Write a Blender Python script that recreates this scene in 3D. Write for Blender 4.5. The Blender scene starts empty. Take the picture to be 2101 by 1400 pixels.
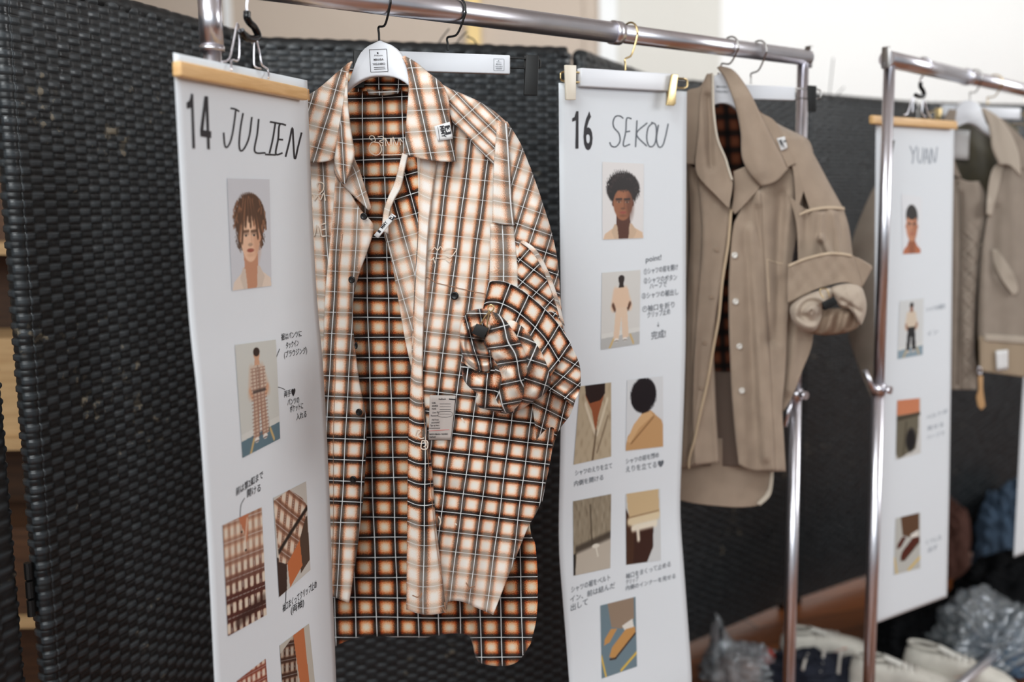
import bpy, bmesh, math, random
import numpy as np
from mathutils import Vector, Matrix
scene = bpy.context.scene
COL = scene.collection
R_ = math.radians
rng = random.Random(7)

# ------------------------------------------------------------------ camera
PITCH, ROLL = R_(7.3), R_(0.8)
FPX = 35 * 2101 / 36
C0 = np.array([0, 0, 1.35])
FW = np.array([0, math.cos(PITCH), -math.sin(PITCH)])
UP0 = np.array([0, math.sin(PITCH), math.cos(PITCH)])
RT = math.cos(ROLL) * np.array([1., 0, 0]) - math.sin(ROLL) * UP0
UP = math.cos(ROLL) * UP0 + math.sin(ROLL) * np.array([1., 0, 0])
cd = bpy.data.cameras.new('camera'); cam = bpy.data.objects.new('camera', cd); COL.objects.link(cam)
m = Matrix.Identity(4)
for i in range(3):
    m[i][0] = RT[i]; m[i][1] = UP[i]; m[i][2] = -FW[i]; m[i][3] = C0[i]
cam.matrix_world = m
cd.lens = 35; cd.sensor_width = 36; cd.clip_start = .05
cd.dof.use_dof = True; cd.dof.focus_distance = 1.50; cd.dof.aperture_fstop = 2.0
scene.camera = cam

# ------------------------------------------------------------------ light
vs = scene.view_settings
vs.view_transform = 'Standard'; vs.look = 'None'; vs.gamma = 1; vs.use_curve_mapping = False
vs.exposure = 0.20
wd = bpy.data.worlds.new('world'); scene.world = wd; wd.use_nodes = True
bg = wd.node_tree.nodes['Background']; bg.inputs[0].default_value = (.86, .94, 1, 1); bg.inputs[1].default_value = .26
def area(name, loc, target, sx, sy, power, col):
    l = bpy.data.lights.new(name, 'AREA'); l.shape = 'RECTANGLE'; l.size = sx; l.size_y = sy; l.energy = power; l.color = col
    o = bpy.data.objects.new(name, l); COL.objects.link(o); o.location = loc
    o.rotation_euler = (Vector(target) - Vector(loc)).to_track_quat('-Z', 'Y').to_euler()
area('window_light', (-.6, -2.5, 2.6), (0.2, 2.0, 1.3), 5.0, 1.4, 92, (.95, .99, 1))
area('skylight', (-.9, .1, 3.22), (-.1, 1.9, 1.2), 1.3, .9, 52, (.95, .99, 1))  # unseen soft lamp added overhead so tops come out brighter than bottoms
area('window_light_right', (4.3, 1.6, 2.5), (1.2, 2.6, 1.3), 1.8, 1.4, 62, (.97, .99, 1))
area('window_light_back', (1.6, 4.7, 3.15), (1.6, 6.5, 2.1), 6.5, .8, 70, (.97, .985, 1))  # unseen strip lamp added below the ceiling to brighten the back wall

# ------------------------------------------------------------------ pixel rays -> points in the place
def rays(x, y):
    x = np.asarray(x, float)[..., None]; y = np.asarray(y, float)[..., None]
    return FW + RT * ((x - 1050.5) / FPX) - UP * ((y - 700) / FPX)
def at_z(x, y, z):
    r = rays(x, y); return C0 + r * ((z - C0[2]) / r[..., 2:3])
def hat(az): return np.array([math.sin(R_(az)), math.cos(R_(az)), 0])
class Frame:
    """upright plane through o, running in azimuth az; w is the distance in front of it"""
    def __init__(s, o, az, bend=None):
        s.o = np.array(o, float); s.az = az; s.h = hat(az); s.n = np.array([math.cos(R_(az)), -math.sin(R_(az)), 0]); s.bend = bend
    def P(s, X, Y, w=0.):
        X = np.asarray(X, float); Y = np.asarray(Y, float)
        r = rays(X, Y); rn = r @ s.n; b = np.zeros_like(X)
        for _ in range(4 if s.bend else 1):
            t = ((s.o - C0) @ s.n + w + b) / rn
            p = C0 + r * t[..., None]
            if s.bend: b = s.bend(p[..., 2], (p - s.o) @ s.h)
        return p
def cr(pts, n, closed=False):
    """resample a polyline smoothly to n points by arc length"""
    p = np.array(pts, float)
    if len(p) > 2:
        q = []
        N = len(p)
        for i in range(N if closed else N - 1):
            a = p[(i - 1) % N] if closed or i > 0 else 2 * p[0] - p[1]
            b = p[i]; c = p[(i + 1) % N]; d = p[(i + 2) % N] if closed or i < N - 2 else 2 * p[-1] - p[-2]
            for t in np.arange(0, 1, .1):
                q.append(.5 * ((2 * b) + (c - a) * t + (2 * a - 5 * b + 4 * c - d) * t * t + (3 * b - a - 3 * c + d) * t ** 3))
        q.append(p[0] if closed else p[-1]); p = np.array(q)
    L = np.r_[0, np.cumsum(np.linalg.norm(np.diff(p, axis=0), axis=1))]
    s = np.linspace(0, L[-1], n)
    return np.stack([np.interp(s, L, p[:, k]) for k in range(p.shape[1])], 1)

# ------------------------------------------------------------------ materials
def srgb(c): 
    c = np.asarray(c, float); return np.where(c <= .04045, c / 12.92, ((c + .055) / 1.055) ** 2.4)
def hexc(r, g, b): return tuple(srgb(np.array([r, g, b]) / 255.)) + (1,)
MATS = {}
def mat(name, col=(.8, .8, .8, 1), rough=.6, metal=0., bump=0, bscale=200, spec=.5, vcol=False, trans=0., var=0., vscale=8, alpha=1., sheen=0.):
    if name in MATS: return MATS[name]
    m = bpy.data.materials.new(name); m.use_nodes = True; nt = m.node_tree; N = nt.nodes; L = nt.links
    b = N['Principled BSDF']; b.inputs['Base Color'].default_value = col; b.inputs['Roughness'].default_value = rough
    b.inputs['Metallic'].default_value = metal; b.inputs['Specular IOR Level'].default_value = spec
    b.inputs['Transmission Weight'].default_value = trans; b.inputs['Alpha'].default_value = alpha
    b.inputs['Sheen Weight'].default_value = sheen
    tc = N.new('ShaderNodeTexCoord')
    if var or bump:
        nz = N.new('ShaderNodeTexNoise'); nz.inputs['Scale'].default_value = bscale; nz.inputs['Detail'].default_value = 5
        L.new(tc.outputs['Object'], nz.inputs['Vector'])
    if var:
        n2 = N.new('ShaderNodeTexNoise'); n2.inputs['Scale'].default_value = vscale; n2.inputs['Detail'].default_value = 4
        L.new(tc.outputs['Object'], n2.inputs['Vector'])
        mr = N.new('ShaderNodeMapRange'); mr.inputs[1].default_value = .3; mr.inputs[2].default_value = .7; mr.inputs[3].default_value = 1 - var; mr.inputs[4].default_value = 1 + var
        L.new(n2.outputs[0], mr.inputs[0])
        vm = N.new('ShaderNodeVectorMath'); vm.operation = 'SCALE'; vm.inputs[0].default_value = col[:3]; L.new(mr.outputs[0], vm.inputs['Scale'])
        L.new(vm.outputs[0], b.inputs['Base Color'])
    if vcol:
        a = N.new('ShaderNodeAttribute'); a.attribute_name = 'Col'; L.new(a.outputs['Color'], b.inputs['Base Color'])
    if bump:
        bp = N.new('ShaderNodeBump'); bp.inputs['Strength'].default_value = bump; bp.inputs['Distance'].default_value = .001
        L.new(nz.outputs[0], bp.inputs['Height']); L.new(bp.outputs[0], b.inputs['Normal'])
    MATS[name] = m; return m

def ramp(N, stops, interp='EASE'):
    r = N.new('ShaderNodeValToRGB'); e = r.color_ramp; e.interpolation = interp
    while len(e.elements) > 1: e.elements.remove(e.elements[-1])
    e.elements[0].position = stops[0][0]; e.elements[0].color = stops[0][1]
    for p, c in stops[1:]:
        x = e.elements.new(p); x.color = c
    return r
def plaid(name, inside=False, ground=None, small=False):
    m = bpy.data.materials.new(name); m.use_nodes = True; nt = m.node_tree; N = nt.nodes; L = nt.links
    b = N['Principled BSDF']; b.inputs['Roughness'].default_value = .9; b.inputs['Specular IOR Level'].default_value = .15
    b.inputs['Sheen Weight'].default_value = .12
    uv = N.new('ShaderNodeUVMap'); sp = N.new('ShaderNodeSeparateXYZ'); L.new(uv.outputs[0], sp.inputs[0])
    fa = N.new('ShaderNodeAttribute'); fa.attribute_name = 'Fade'; fs = N.new('ShaderNodeSeparateColor'); L.new(fa.outputs['Color'], fs.inputs[0])
    def M(op, a, b_=None, c_=None):
        x = N.new('ShaderNodeMath'); x.operation = op
        for i, v in enumerate((a, b_, c_)):
            if v is None: continue
            if isinstance(v, (int, float)): x.inputs[i].default_value = v
            else: L.new(v, x.inputs[i])
        return x.outputs[0]
    # yarn grain: fine twill diagonal + noise in cloth coordinates
    nz = N.new('ShaderNodeTexNoise'); nz.inputs['Scale'].default_value = 22; nz.inputs['Detail'].default_value = 4; L.new(uv.outputs[0], nz.inputs['Vector'])
    grain = M('SUBTRACT', nz.outputs[0], .5)
    wv = N.new('ShaderNodeTexWave'); wv.bands_direction = 'DIAGONAL'; wv.inputs['Scale'].default_value = 9; wv.inputs['Distortion'].default_value = .6; L.new(uv.outputs[0], wv.inputs['Vector'])
    g = M('ADD', M('MULTIPLY', grain, .26), M('MULTIPLY', M('SUBTRACT', wv.outputs[0], .5), .05))
    def dist(o):
        d = M('ABSOLUTE', M('SUBTRACT', M('FRACT', M('ADD', o, .5)), .5)); return d
    du = dist(sp.outputs[0]); dv = dist(sp.outputs[1])
    BK = (.035, .028, .027, 1); DK = (.15, .075, .045, 1); OR = (.74, .30, .13, 1); LO = (.92, .70, .54, 1); CR = (.88, .86, .82, 1)
    if inside: OR = (.74, .24, .07, 1); LO = (.88, .62, .40, 1); CR = (.86, .82, .74, 1)
    if small: OR = (.20, .09, .05, 1); LO = (.3, .15, .09, 1); CR = (.36, .2, .13, 1)
    stops = [(0, BK), (.08, BK), (.125, BK), (.165, DK), (.225, OR), (.285, LO), (.38, CR), (.5, CR)] if not inside else [(0, BK), (.08, BK), (.13, BK), (.175, DK), (.245, OR), (.32, LO), (.43, CR), (.5, CR)]
    out = []
    for d, fch, k in ((du, fs.outputs[1], 1.0), (dv, fs.outputs[0], 1.0)):
        r = ramp(N, stops, 'B_SPLINE'); L.new(M('ADD', d, g), r.inputs[0])
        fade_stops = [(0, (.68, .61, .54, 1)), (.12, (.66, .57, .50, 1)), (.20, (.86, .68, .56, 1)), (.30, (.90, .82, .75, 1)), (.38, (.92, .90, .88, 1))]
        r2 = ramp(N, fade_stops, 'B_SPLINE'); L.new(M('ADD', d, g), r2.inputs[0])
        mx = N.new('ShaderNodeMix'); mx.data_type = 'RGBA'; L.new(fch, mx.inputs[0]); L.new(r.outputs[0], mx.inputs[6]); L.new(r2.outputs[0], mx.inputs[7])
        out.append(mx.outputs[2])
    mul = N.new('ShaderNodeMix'); mul.data_type = 'RGBA'; mul.blend_type = 'MULTIPLY'; mul.inputs[0].default_value = 1
    L.new(out[0], mul.inputs[6]); L.new(out[1], mul.inputs[7])
    def line(d, w): return M('SUBTRACT', 1., M('SMOOTH_MIN', M('DIVIDE', M('MAXIMUM', M('SUBTRACT', M('ADD', d, M('MULTIPLY', grain, .02)), w), 0.), .015), 1., .1))
    ln = M('MAXIMUM', M('MULTIPLY', line(du, .010), .92), M('MULTIPLY', line(dv, .009), M('SUBTRACT', .85, M('MULTIPLY', fs.outputs[0], .35))))
    mx = N.new('ShaderNodeMix'); mx.data_type = 'RGBA'; L.new(M('MULTIPLY', M('MAXIMUM', ln, 0.), .92 if not small else 0.), mx.inputs[0])
    L.new(mul.outputs[2], mx.inputs[6]); mx.inputs[7].default_value = (.86, .87, .88, 1)
    L.new(mx.outputs[2], b.inputs['Base Color'])
    bp = N.new('ShaderNodeBump'); bp.inputs['Strength'].default_value = .35; bp.inputs['Distance'].default_value = .0012
    L.new(nz.outputs[0], bp.inputs['Height']); L.new(bp.outputs[0], b.inputs['Normal'])
    MATS[name] = m; return m
plaid('plaid_flannel'); plaid('plaid_flannel_inside', True); plaid('dark_plaid_lining', small=True)
mat('chrome', hexc(232, 231, 238), .30, 1.0, var=.05, vscale=30)
mat('chrome_dull', hexc(170, 168, 166), .28, 1.0)
mat('white_plastic', hexc(226, 229, 235), .35, bump=.05, bscale=60)
mat('black_metal', hexc(10, 12, 13), .5, 0)
mat('black_rubber', hexc(10, 12, 14), .18, 0)
mat('brass', hexc(214, 190, 140), .3, 1.0)
mat('cream_enamel', hexc(226, 217, 200), .35)
mat('ink', hexc(24, 22, 30), .6)
mat('grey_ink', hexc(98, 104, 112), .7)
mat('light_ink', hexc(150, 158, 168), .7)
mat('paper', hexc(226, 231, 236), .75, bump=.06, bscale=120, spec=.25)
mat('print', vcol=True, rough=.45, spec=.3)
mat('thread', hexc(222, 205, 188), .9)
mat('label_cloth', hexc(222, 222, 222), .8, bump=.2, bscale=900)
mat('label_paper', hexc(178, 168, 162), .8)
mat('red_ink', hexc(200, 110, 105), .8)
mat('button', hexc(14, 13, 13), .25)
mat('beige_twill', hexc(161, 143, 126), .9, bump=.5, bscale=900, var=.07, vscale=25, spec=.15, sheen=.15)
mat('taupe_twill', hexc(148, 136, 124), .9, bump=.4, bscale=700, var=.06, vscale=25, spec=.15, sheen=.1)
mat('brown_lining', hexc(98, 82, 72), .9)
mat('olive_lining', hexc(66, 60, 42), .6, bump=.5, bscale=60, var=.3, vscale=14)
mat('snap', hexc(232, 228, 220), .25, .3)
mat('tan_leather', hexc(190, 150, 105), .6)

# light wood
def wood(name, c1, c2, scale=(1, 14, 14), rough=.45):
    m = bpy.data.materials.new(name); m.use_nodes = True; nt = m.node_tree; N = nt.nodes; L = nt.links
    b = N['Principled BSDF']; b.inputs['Roughness'].default_value = rough
    tc = N.new('ShaderNodeTexCoord'); mp = N.new('ShaderNodeMapping'); mp.inputs['Scale'].default_value = scale; L.new(tc.outputs['Object'], mp.inputs[0])
    nz = N.new('ShaderNodeTexNoise'); nz.inputs['Scale'].default_value = 6; nz.inputs['Detail'].default_value = 6; nz.inputs['Distortion'].default_value = .6; L.new(mp.outputs[0], nz.inputs['Vector'])
    r = ramp(N, [(.3, c1), (.7, c2)]); L.new(nz.outputs[0], r.inputs[0]); L.new(r.outputs[0], b.inputs['Base Color'])
    MATS[name] = m
wood('hanger_wood', hexc(214, 168, 110), hexc(228, 186, 130), (3, 3, 30))
wood('shelf_wood', hexc(186, 150, 105), hexc(206, 172, 126))
wood('dark_wood', hexc(70, 48, 34), hexc(96, 66, 44))
# plank floor
def floor_mat():
    m = bpy.data.materials.new('plank_floor'); m.use_nodes = True; nt = m.node_tree; N = nt.nodes; L = nt.links
    b = N['Principled BSDF']; b.inputs['Roughness'].default_value = .38
    tc = N.new('ShaderNodeTexCoord'); mp = N.new('ShaderNodeMapping'); mp.inputs['Rotation'].default_value = (0, 0, R_(-20)); L.new(tc.outputs['Object'], mp.inputs[0])
    br = N.new('ShaderNodeTexBrick'); br.inputs['Scale'].default_value = 1; br.inputs['Brick Width'].default_value = 1.2; br.inputs['Row Height'].default_value = .12
    br.inputs['Mortar Size'].default_value = .003; br.inputs['Color1'].default_value = hexc(160, 92, 44); br.inputs['Color2'].default_value = hexc(122, 70, 34); br.inputs['Mortar'].default_value = hexc(40, 22, 12)
    L.new(mp.outputs[0], br.inputs[0])
    nz = N.new('ShaderNodeTexNoise'); nz.inputs['Scale'].default_value = 9; nz.inputs['Detail'].default_value = 6
    mp2 = N.new('ShaderNodeMapping'); mp2.inputs['Scale'].default_value = (1, 12, 1); L.new(mp.outputs[0], mp2.inputs[0]); L.new(mp2.outputs[0], nz.inputs['Vector'])
    mx = N.new('ShaderNodeMix'); mx.data_type = 'RGBA'; mx.blend_type = 'MULTIPLY'; mx.inputs[0].default_value = .5
    L.new(br.outputs[0], mx.inputs[6]); L.new(nz.outputs[0], mx.inputs[7]); L.new(mx.outputs[2], b.inputs['Base Color'])
    MATS['plank_floor'] = m
floor_mat()
# glossy woven resin with pale scuffs; strand sheen is painted into the colour
def rattan():
    m = bpy.data.materials.new('black_rattan'); m.use_nodes = True; nt = m.node_tree; N = nt.nodes; L = nt.links
    b = N['Principled BSDF']; b.inputs['Roughness'].default_value = .36
    tc = N.new('ShaderNodeTexCoord')
    n1 = N.new('ShaderNodeTexNoise'); n1.inputs['Scale'].default_value = 5; n1.inputs['Detail'].default_value = 2; L.new(tc.outputs['Object'], n1.inputs['Vector'])
    n2 = N.new('ShaderNodeTexNoise'); n2.inputs['Scale'].default_value = 55; n2.inputs['Detail'].default_value = 5; L.new(tc.outputs['Object'], n2.inputs['Vector'])
    mm = N.new('ShaderNodeMath'); mm.operation = 'MULTIPLY'; L.new(n1.outputs[0], mm.inputs[0]); L.new(n2.outputs[0], mm.inputs[1])
    r = ramp(N, [(0, (.019, .022, .025, 1)), (.375, (.021, .025, .028, 1)), (.46, (.11, .095, .07, 1))]); L.new(mm.outputs[0], r.inputs[0])
    at = N.new('ShaderNodeAttribute'); at.attribute_name = 'Strand'; mr = N.new('ShaderNodeMapRange'); mr.inputs[3].default_value = .42; mr.inputs[4].default_value = 1.75; L.new(at.outputs['Fac'], mr.inputs[0])
    vm = N.new('ShaderNodeVectorMath'); vm.operation = 'SCALE'; L.new(r.outputs[0], vm.inputs[0]); L.new(mr.outputs[0], vm.inputs['Scale']); L.new(vm.outputs[0], b.inputs['Base Color'])
    r3 = ramp(N, [(.3, (.28, .28, .28, 1)), (.7, (.5, .5, .5, 1))]); L.new(n2.outputs[0], r3.inputs[0]); L.new(r3.outputs[0], b.inputs['Roughness'])
    MATS['black_rattan'] = m
rattan()

# ------------------------------------------------------------------ mesh helpers
def thing(name, label, cat, loc=(0, 0, 0), group=None):
    o = bpy.data.objects.new(name, None); COL.objects.link(o); o.location = loc; o.empty_display_size = .05
    o['label'] = label; o['category'] = cat
    if group: o['group'] = group
    return o
def tag(o, label, cat, group=None, kind=None):
    o['label'] = label; o['category'] = cat
    if group: o['group'] = group
    if kind: o['kind'] = kind
    return o
def link(name, me, material, parent=None, smooth=True):
    if isinstance(material, str): material = MATS[material]
    me.materials.append(material)
    if smooth and len(me.polygons): me.polygons.foreach_set('use_smooth', [True] * len(me.polygons))
    o = bpy.data.objects.new(name, me); COL.objects.link(o)
    if parent is not None:
        if parent.type == 'EMPTY' or parent.parent is None:
            loc = Vector(parent.location)
        else: loc = Vector((0, 0, 0))
        o.parent = parent
        if parent.type == 'EMPTY': o.matrix_parent_inverse = Matrix.Translation(-loc)
    return o
def raw(name, V, Fc, material, parent=None, smooth=True, uv=None, col=None, colname='Col'):
    V = np.asarray(V, float).reshape(-1, 3); me = bpy.data.meshes.new(name)
    if isinstance(Fc, np.ndarray):
        k = Fc.shape[1]; n = len(Fc)
        me.vertices.add(len(V)); me.vertices.foreach_set('co', V.ravel())
        me.loops.add(n * k); me.loops.foreach_set('vertex_index', Fc.ravel().astype(np.int32))
        me.polygons.add(n); me.polygons.foreach_set('loop_start', np.arange(0, n * k, k, dtype=np.int32))
        me.update(calc_edges=True)
    else:
        me.from_pydata([tuple(v) for v in V], [], [tuple(int(i) for i in f) for f in Fc])
    me_ng = not isinstance(Fc, np.ndarray)
    li = None
    if uv is not None:
        ly = me.uv_layers.new(name='UVMap'); li = np.empty(len(me.loops), np.int32); me.loops.foreach_get('vertex_index', li)
        ly.data.foreach_set('uv', np.asarray(uv, float).reshape(-1, 2)[li].ravel())
    if col is not None:
        a = me.color_attributes.new(colname, 'FLOAT_COLOR', 'POINT')
        c = np.ones((len(V), 4)); c[:, :3] = np.asarray(col).reshape(-1, 3); a.data.foreach_set('color', c.ravel())
    me.validate(); me.update(); o = link(name, me, material, parent, smooth)
    if me_ng and smooth:
        for p in me.polygons:
            if len(p.vertices) > 5: p.use_smooth = False
    return o
def quads(nv, nu, closed=False):
    i = np.arange((nv - 1) * (nu - 1)); r, c = i // (nu - 1), i % (nu - 1); a = r * nu + c
    return np.stack([a, a + 1, a + nu + 1, a + nu], 1)
def solid(o, th, offset=-1):
    md = o.modifiers.new('solid', 'SOLIDIFY'); md.thickness = th; md.offset = offset; return o
def tube(name, pts, r, material, parent=None, n=10, closed=False, smooth_pts=True, k=8):
    p = np.array(pts, float)
    if smooth_pts and len(p) > 2: p = cr(p, max(8, len(p) * k), closed)
    V, Fc = tube_vf(p, r, n, closed); return raw(name, V, Fc, material, parent)
def tube_vf(p, r, n=10, closed=False):
    N = len(p); T = np.gradient(p, axis=0); T /= np.linalg.norm(T, axis=1)[:, None] + 1e-12
    a = np.array([0, 0, 1.]) if abs(T[0][2]) < .9 else np.array([1., 0, 0]); u = np.cross(T[0], a); u /= np.linalg.norm(u)
    V = []; rr = np.broadcast_to(np.asarray(r, float), (N,))
    for i in range(N):
        u = u - T[i] * (u @ T[i]); u /= np.linalg.norm(u); v = np.cross(T[i], u)
        for j in range(n):
            q = 2 * math.pi * j / n; V.append(p[i] + rr[i] * (math.cos(q) * u + math.sin(q) * v))
    Fc = []
    for i in range(N - 1):
        for j in range(n):
            Fc.append((i * n + j, i * n + (j + 1) % n, (i + 1) * n + (j + 1) % n, (i + 1) * n + j))
    Fc.append(tuple(range(n))[::-1]); Fc.append(tuple((N - 1) * n + j for j in range(n)))
    return V, Fc
class MB:
    def __init__(s): s.V = []; s.F = []
    def add(s, V, Fc):
        k = len(s.V); s.V += [tuple(v) for v in V]; s.F += [tuple(int(i) + k for i in f) for f in Fc]; return s
    def tube(s, pts, r, n=8, sm=True, closed=False):
        p = np.array(pts, float)
        if sm and len(p) > 2: p = cr(p, max(8, len(p) * 8), closed)
        return s.add(*tube_vf(p, r, n))
    def prism(s, poly, d):
        """poly: ring of 3D points; d: extrusion vector"""
        n = len(poly); a = [np.array(p) for p in poly]; b = [p + np.array(d) for p in a]
        return s.add(a + b, [tuple(range(n))[::-1], tuple(range(n, 2 * n))] + [(i, (i + 1) % n, n + (i + 1) % n, n + i) for i in range(n)])
    def box(s, c, ax, ay, az):
        c, ax, ay, az = map(np.array, (c, ax, ay, az))
        return s.prism([c - ax - ay - az, c + ax - ay - az, c + ax + ay - az, c - ax + ay - az], 2 * az)
    def build(s, name, material, parent=None, smooth=False, bevel=0):
        o = raw(name, s.V, s.F, material, parent, smooth)
        if bevel:
            md = o.modifiers.new('bevel', 'BEVEL'); md.width = bevel; md.segments = 3; md.limit_method = 'ANGLE'; md.angle_limit = R_(40)
            o.data.polygons.foreach_set('use_smooth', [True] * len(o.data.polygons))
        bm = bmesh.new(); bm.from_mesh(o.data); bmesh.ops.recalc_face_normals(bm, faces=bm.faces); bm.to_mesh(o.data); bm.free()
        return o
def flat_shape(name, fr, pts, w, th, material, parent, bevel=.002, smooth_n=0):
    p = np.array(pts, float)
    if smooth_n: p = cr(p, smooth_n + 1, True)[:-1]
    V = fr.P(p[:, 0], p[:, 1], w)
    return MB().prism(V, -fr.n * th).build(name, material, parent, True, bevel)

def sines(X, Y, seed, n=5, sx=90., sy=500.):
    r = random.Random(seed); s = 0
    for _ in range(n):
        a = r.uniform(.6, 1.6) / sx * 2 * math.pi; b = r.uniform(-1, 1) / sy * 2 * math.pi; s = s + math.sin(1) * np.sin(a * X + b * Y + r.uniform(0, 6.3)) * r.uniform(.5, 1)
    return s / n
def fold(X, Y, x1, y1, x2, y2, wd_):
    dx, dy = x2 - x1, y2 - y1; L2 = dx * dx + dy * dy
    t = np.clip(((X - x1) * dx + (Y - y1) * dy) / L2, 0, 1)
    d = np.hypot(X - x1 - t * dx, Y - y1 - t * dy); return np.exp(-(d / wd_) ** 2)
def patch(name, fr, L, R, depth, material, parent, nu=40, nv=80, T=None, B=None, uv=None, fade=None, th=.0012, edge=(0, 0), smooth_edges=True):
    """a piece of cloth spanned between four edges; depth(X, Y) is how far it stands in front of the frame plane"""
    g = (lambda p, n: cr(p, n)) if smooth_edges else (lambda p, n: cr(p, n))
    l = g(L, nv); r = g(R, nv)
    t_ = g(T, nu) if T else np.stack([np.linspace(l[0][k], r[0][k], nu) for k in (0, 1)], 1)
    b_ = g(B, nu) if B else np.stack([np.linspace(l[-1][k], r[-1][k], nu) for k in (0, 1)], 1)
    s = np.linspace(0, 1, nu)[None, :, None]; t = np.linspace(0, 1, nv)[:, None, None]
    c00, c10, c01, c11 = t_[0], t_[-1], b_[0], b_[-1]
    P2 = (1 - t) * t_[None] + t * b_[None] + (1 - s) * l[:, None] + s * r[:, None] - ((1 - s) * (1 - t) * c00 + s * (1 - t) * c10 + (1 - s) * t * c01 + s * t * c11)
    X, Y = P2[..., 0], P2[..., 1]
    w = depth(X, Y) + 0 * X
    S = s[..., 0] + 0 * X
    if edge[0]: w = w - edge[0] * np.clip(1 - S / .12, 0, 1) ** 2
    if edge[1]: w = w - edge[1] * np.clip(1 - (1 - S) / .12, 0, 1) ** 2
    V = fr.P(X, Y, w)
    UVa = None; fc = None
    if uv:
        if uv[0] == 'A':       # (x0, y0, lean of the lengthwise lines dx/dy, slope of the crosswise lines dy/dx, pitch_u, pitch_v)
            _, x0, y0, lean, slope, pu, pv = uv
            U_ = ((X - x0) - lean * (Y - y0)) / pu; V_ = ((Y - y0) - slope * (X - x0)) / pv
        elif uv[0] == 'T':     # follow the top edge
            _, pu, pv, u0, v0, lean = uv
            arc = np.r_[0, np.cumsum(np.linalg.norm(np.diff(t_, axis=0), axis=1))]; row = np.hypot(X - t_[None, :, 0], Y - t_[None, :, 1])
            V_ = v0 + row / pv; U_ = u0 + arc[None] / pu + lean * row / pu
        else:                  # follow the left ('L') or right ('R') edge
            _, pu, pv, u0, v0, slope = uv
            e = l if uv[0] == 'L' else r; arc = np.r_[0, np.cumsum(np.linalg.norm(np.diff(e, axis=0), axis=1))]
            row = np.hypot(X - e[:, 0:1], Y - e[:, 1:2]) * (1 if uv[0] == 'L' else -1)
            U_ = u0 + row / pu; V_ = v0 + arc[:, None] / pv + slope * row / pv
        U_ = U_ + .06 * sines(X, Y, 3, 4, 120, 160); V_ = V_ + .07 * sines(Y, X, 4, 4, 140, 160)
        UVa = np.stack([U_, V_], -1)
        f = fade(X, Y) if callable(fade) else (fade or (0, 0))
        fc = np.stack([f[0] + 0 * X, f[1] + 0 * X, 0 * X], -1)
    o = raw(name, V, quads(nv, nu)[:, ::-1].copy(), material, parent, uv=UVa, col=fc, colname='Fade')
    if th: solid(o, th, 0)
    return o
def dome(name, fr, outline, base, height, material, parent, uv, fade=(0, 0), rings=16, n=72, power=2., fn=None, c=None, warp=0.):
    """a bulging lump of gathered cloth inside an outline"""
    ol = cr(outline, n + 1, True)[:-1]; c = np.array(c) if c else ol.mean(0)
    rr = np.r_[0, np.linspace(.06, 1, rings)]
    P2 = c + rr[:, None, None] * (ol - c)[None]
    P2 = np.concatenate([P2, P2[:, :1]], 1); X, Y = P2[..., 0], P2[..., 1]; Rr = rr[:, None] + 0 * X
    w = base + height * np.sqrt(np.clip(1 - Rr ** power, 0, 1)) - .012 * (Rr > .99)
    if fn: w = w + fn(X, Y) * (1 - Rr ** 4)
    V = fr.P(X, Y, w)
    UVa = fc = None
    if uv:
        x0, y0, lean, slope, pu, pv = uv
        U_ = ((X - x0) - lean * (Y - y0)) / pu + warp * sines(X, Y, 11, 4, 70, 70); V_ = ((Y - y0) - slope * (X - x0)) / pv + warp * sines(Y, X, 12, 4, 70, 70)
        UVa = np.stack([U_, V_], -1); fc = np.stack([fade[0] + 0 * X, fade[1] + 0 * X, 0 * X], -1)
    return raw(name, V, quads(len(rr), n + 1), material, parent, uv=UVa, col=fc, colname='Fade')
def strokes(name, mapper, lines, width, material, parent, off=.0008):
    """pen or thread strokes lying on a surface"""
    VV = []; FF = []; k = 0
    for ln in lines:
        p = cr(ln, max(6, int(sum(math.dist(a, b) for a, b in zip(ln, ln[1:])) / 3) + 3)) if len(ln) > 2 else cr(ln, 5)
        T = np.gradient(p, axis=0); T /= np.linalg.norm(T, axis=1)[:, None] + 1e-9
        nrm = np.stack([-T[:, 1], T[:, 0]], 1) * width / 2
        q = np.stack([p + nrm, p - nrm], 1).reshape(-1, 2)
        VV.append(mapper(q[:, 0], q[:, 1], off)); n = len(p)
        FF += [(k + 2 * i, k + 2 * i + 1, k + 2 * i + 3, k + 2 * i + 2) for i in range(n - 1)]; k += 2 * n
    return raw(name, np.concatenate(VV), FF, material, parent, smooth=False)
def text2d(s, bold=0., shear=0.):
    cu = bpy.data.curves.new('t', 'FONT'); cu.body = s; cu.size = 1; cu.offset = bold; cu.shear = shear; cu.resolution_u = 3
    o = bpy.data.objects.new('t', cu); COL.objects.link(o); dg = bpy.context.evaluated_depsgraph_get(); dg.update()
    me = o.evaluated_get(dg).to_mesh(); V = np.array([v.co[:2] for v in me.vertices]).reshape(-1, 2); Fc = [tuple(p.vertices) for p in me.polygons]
    o.evaluated_get(dg).to_mesh_clear(); bpy.data.objects.remove(o); bpy.data.curves.remove(cu); return V, Fc
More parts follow.
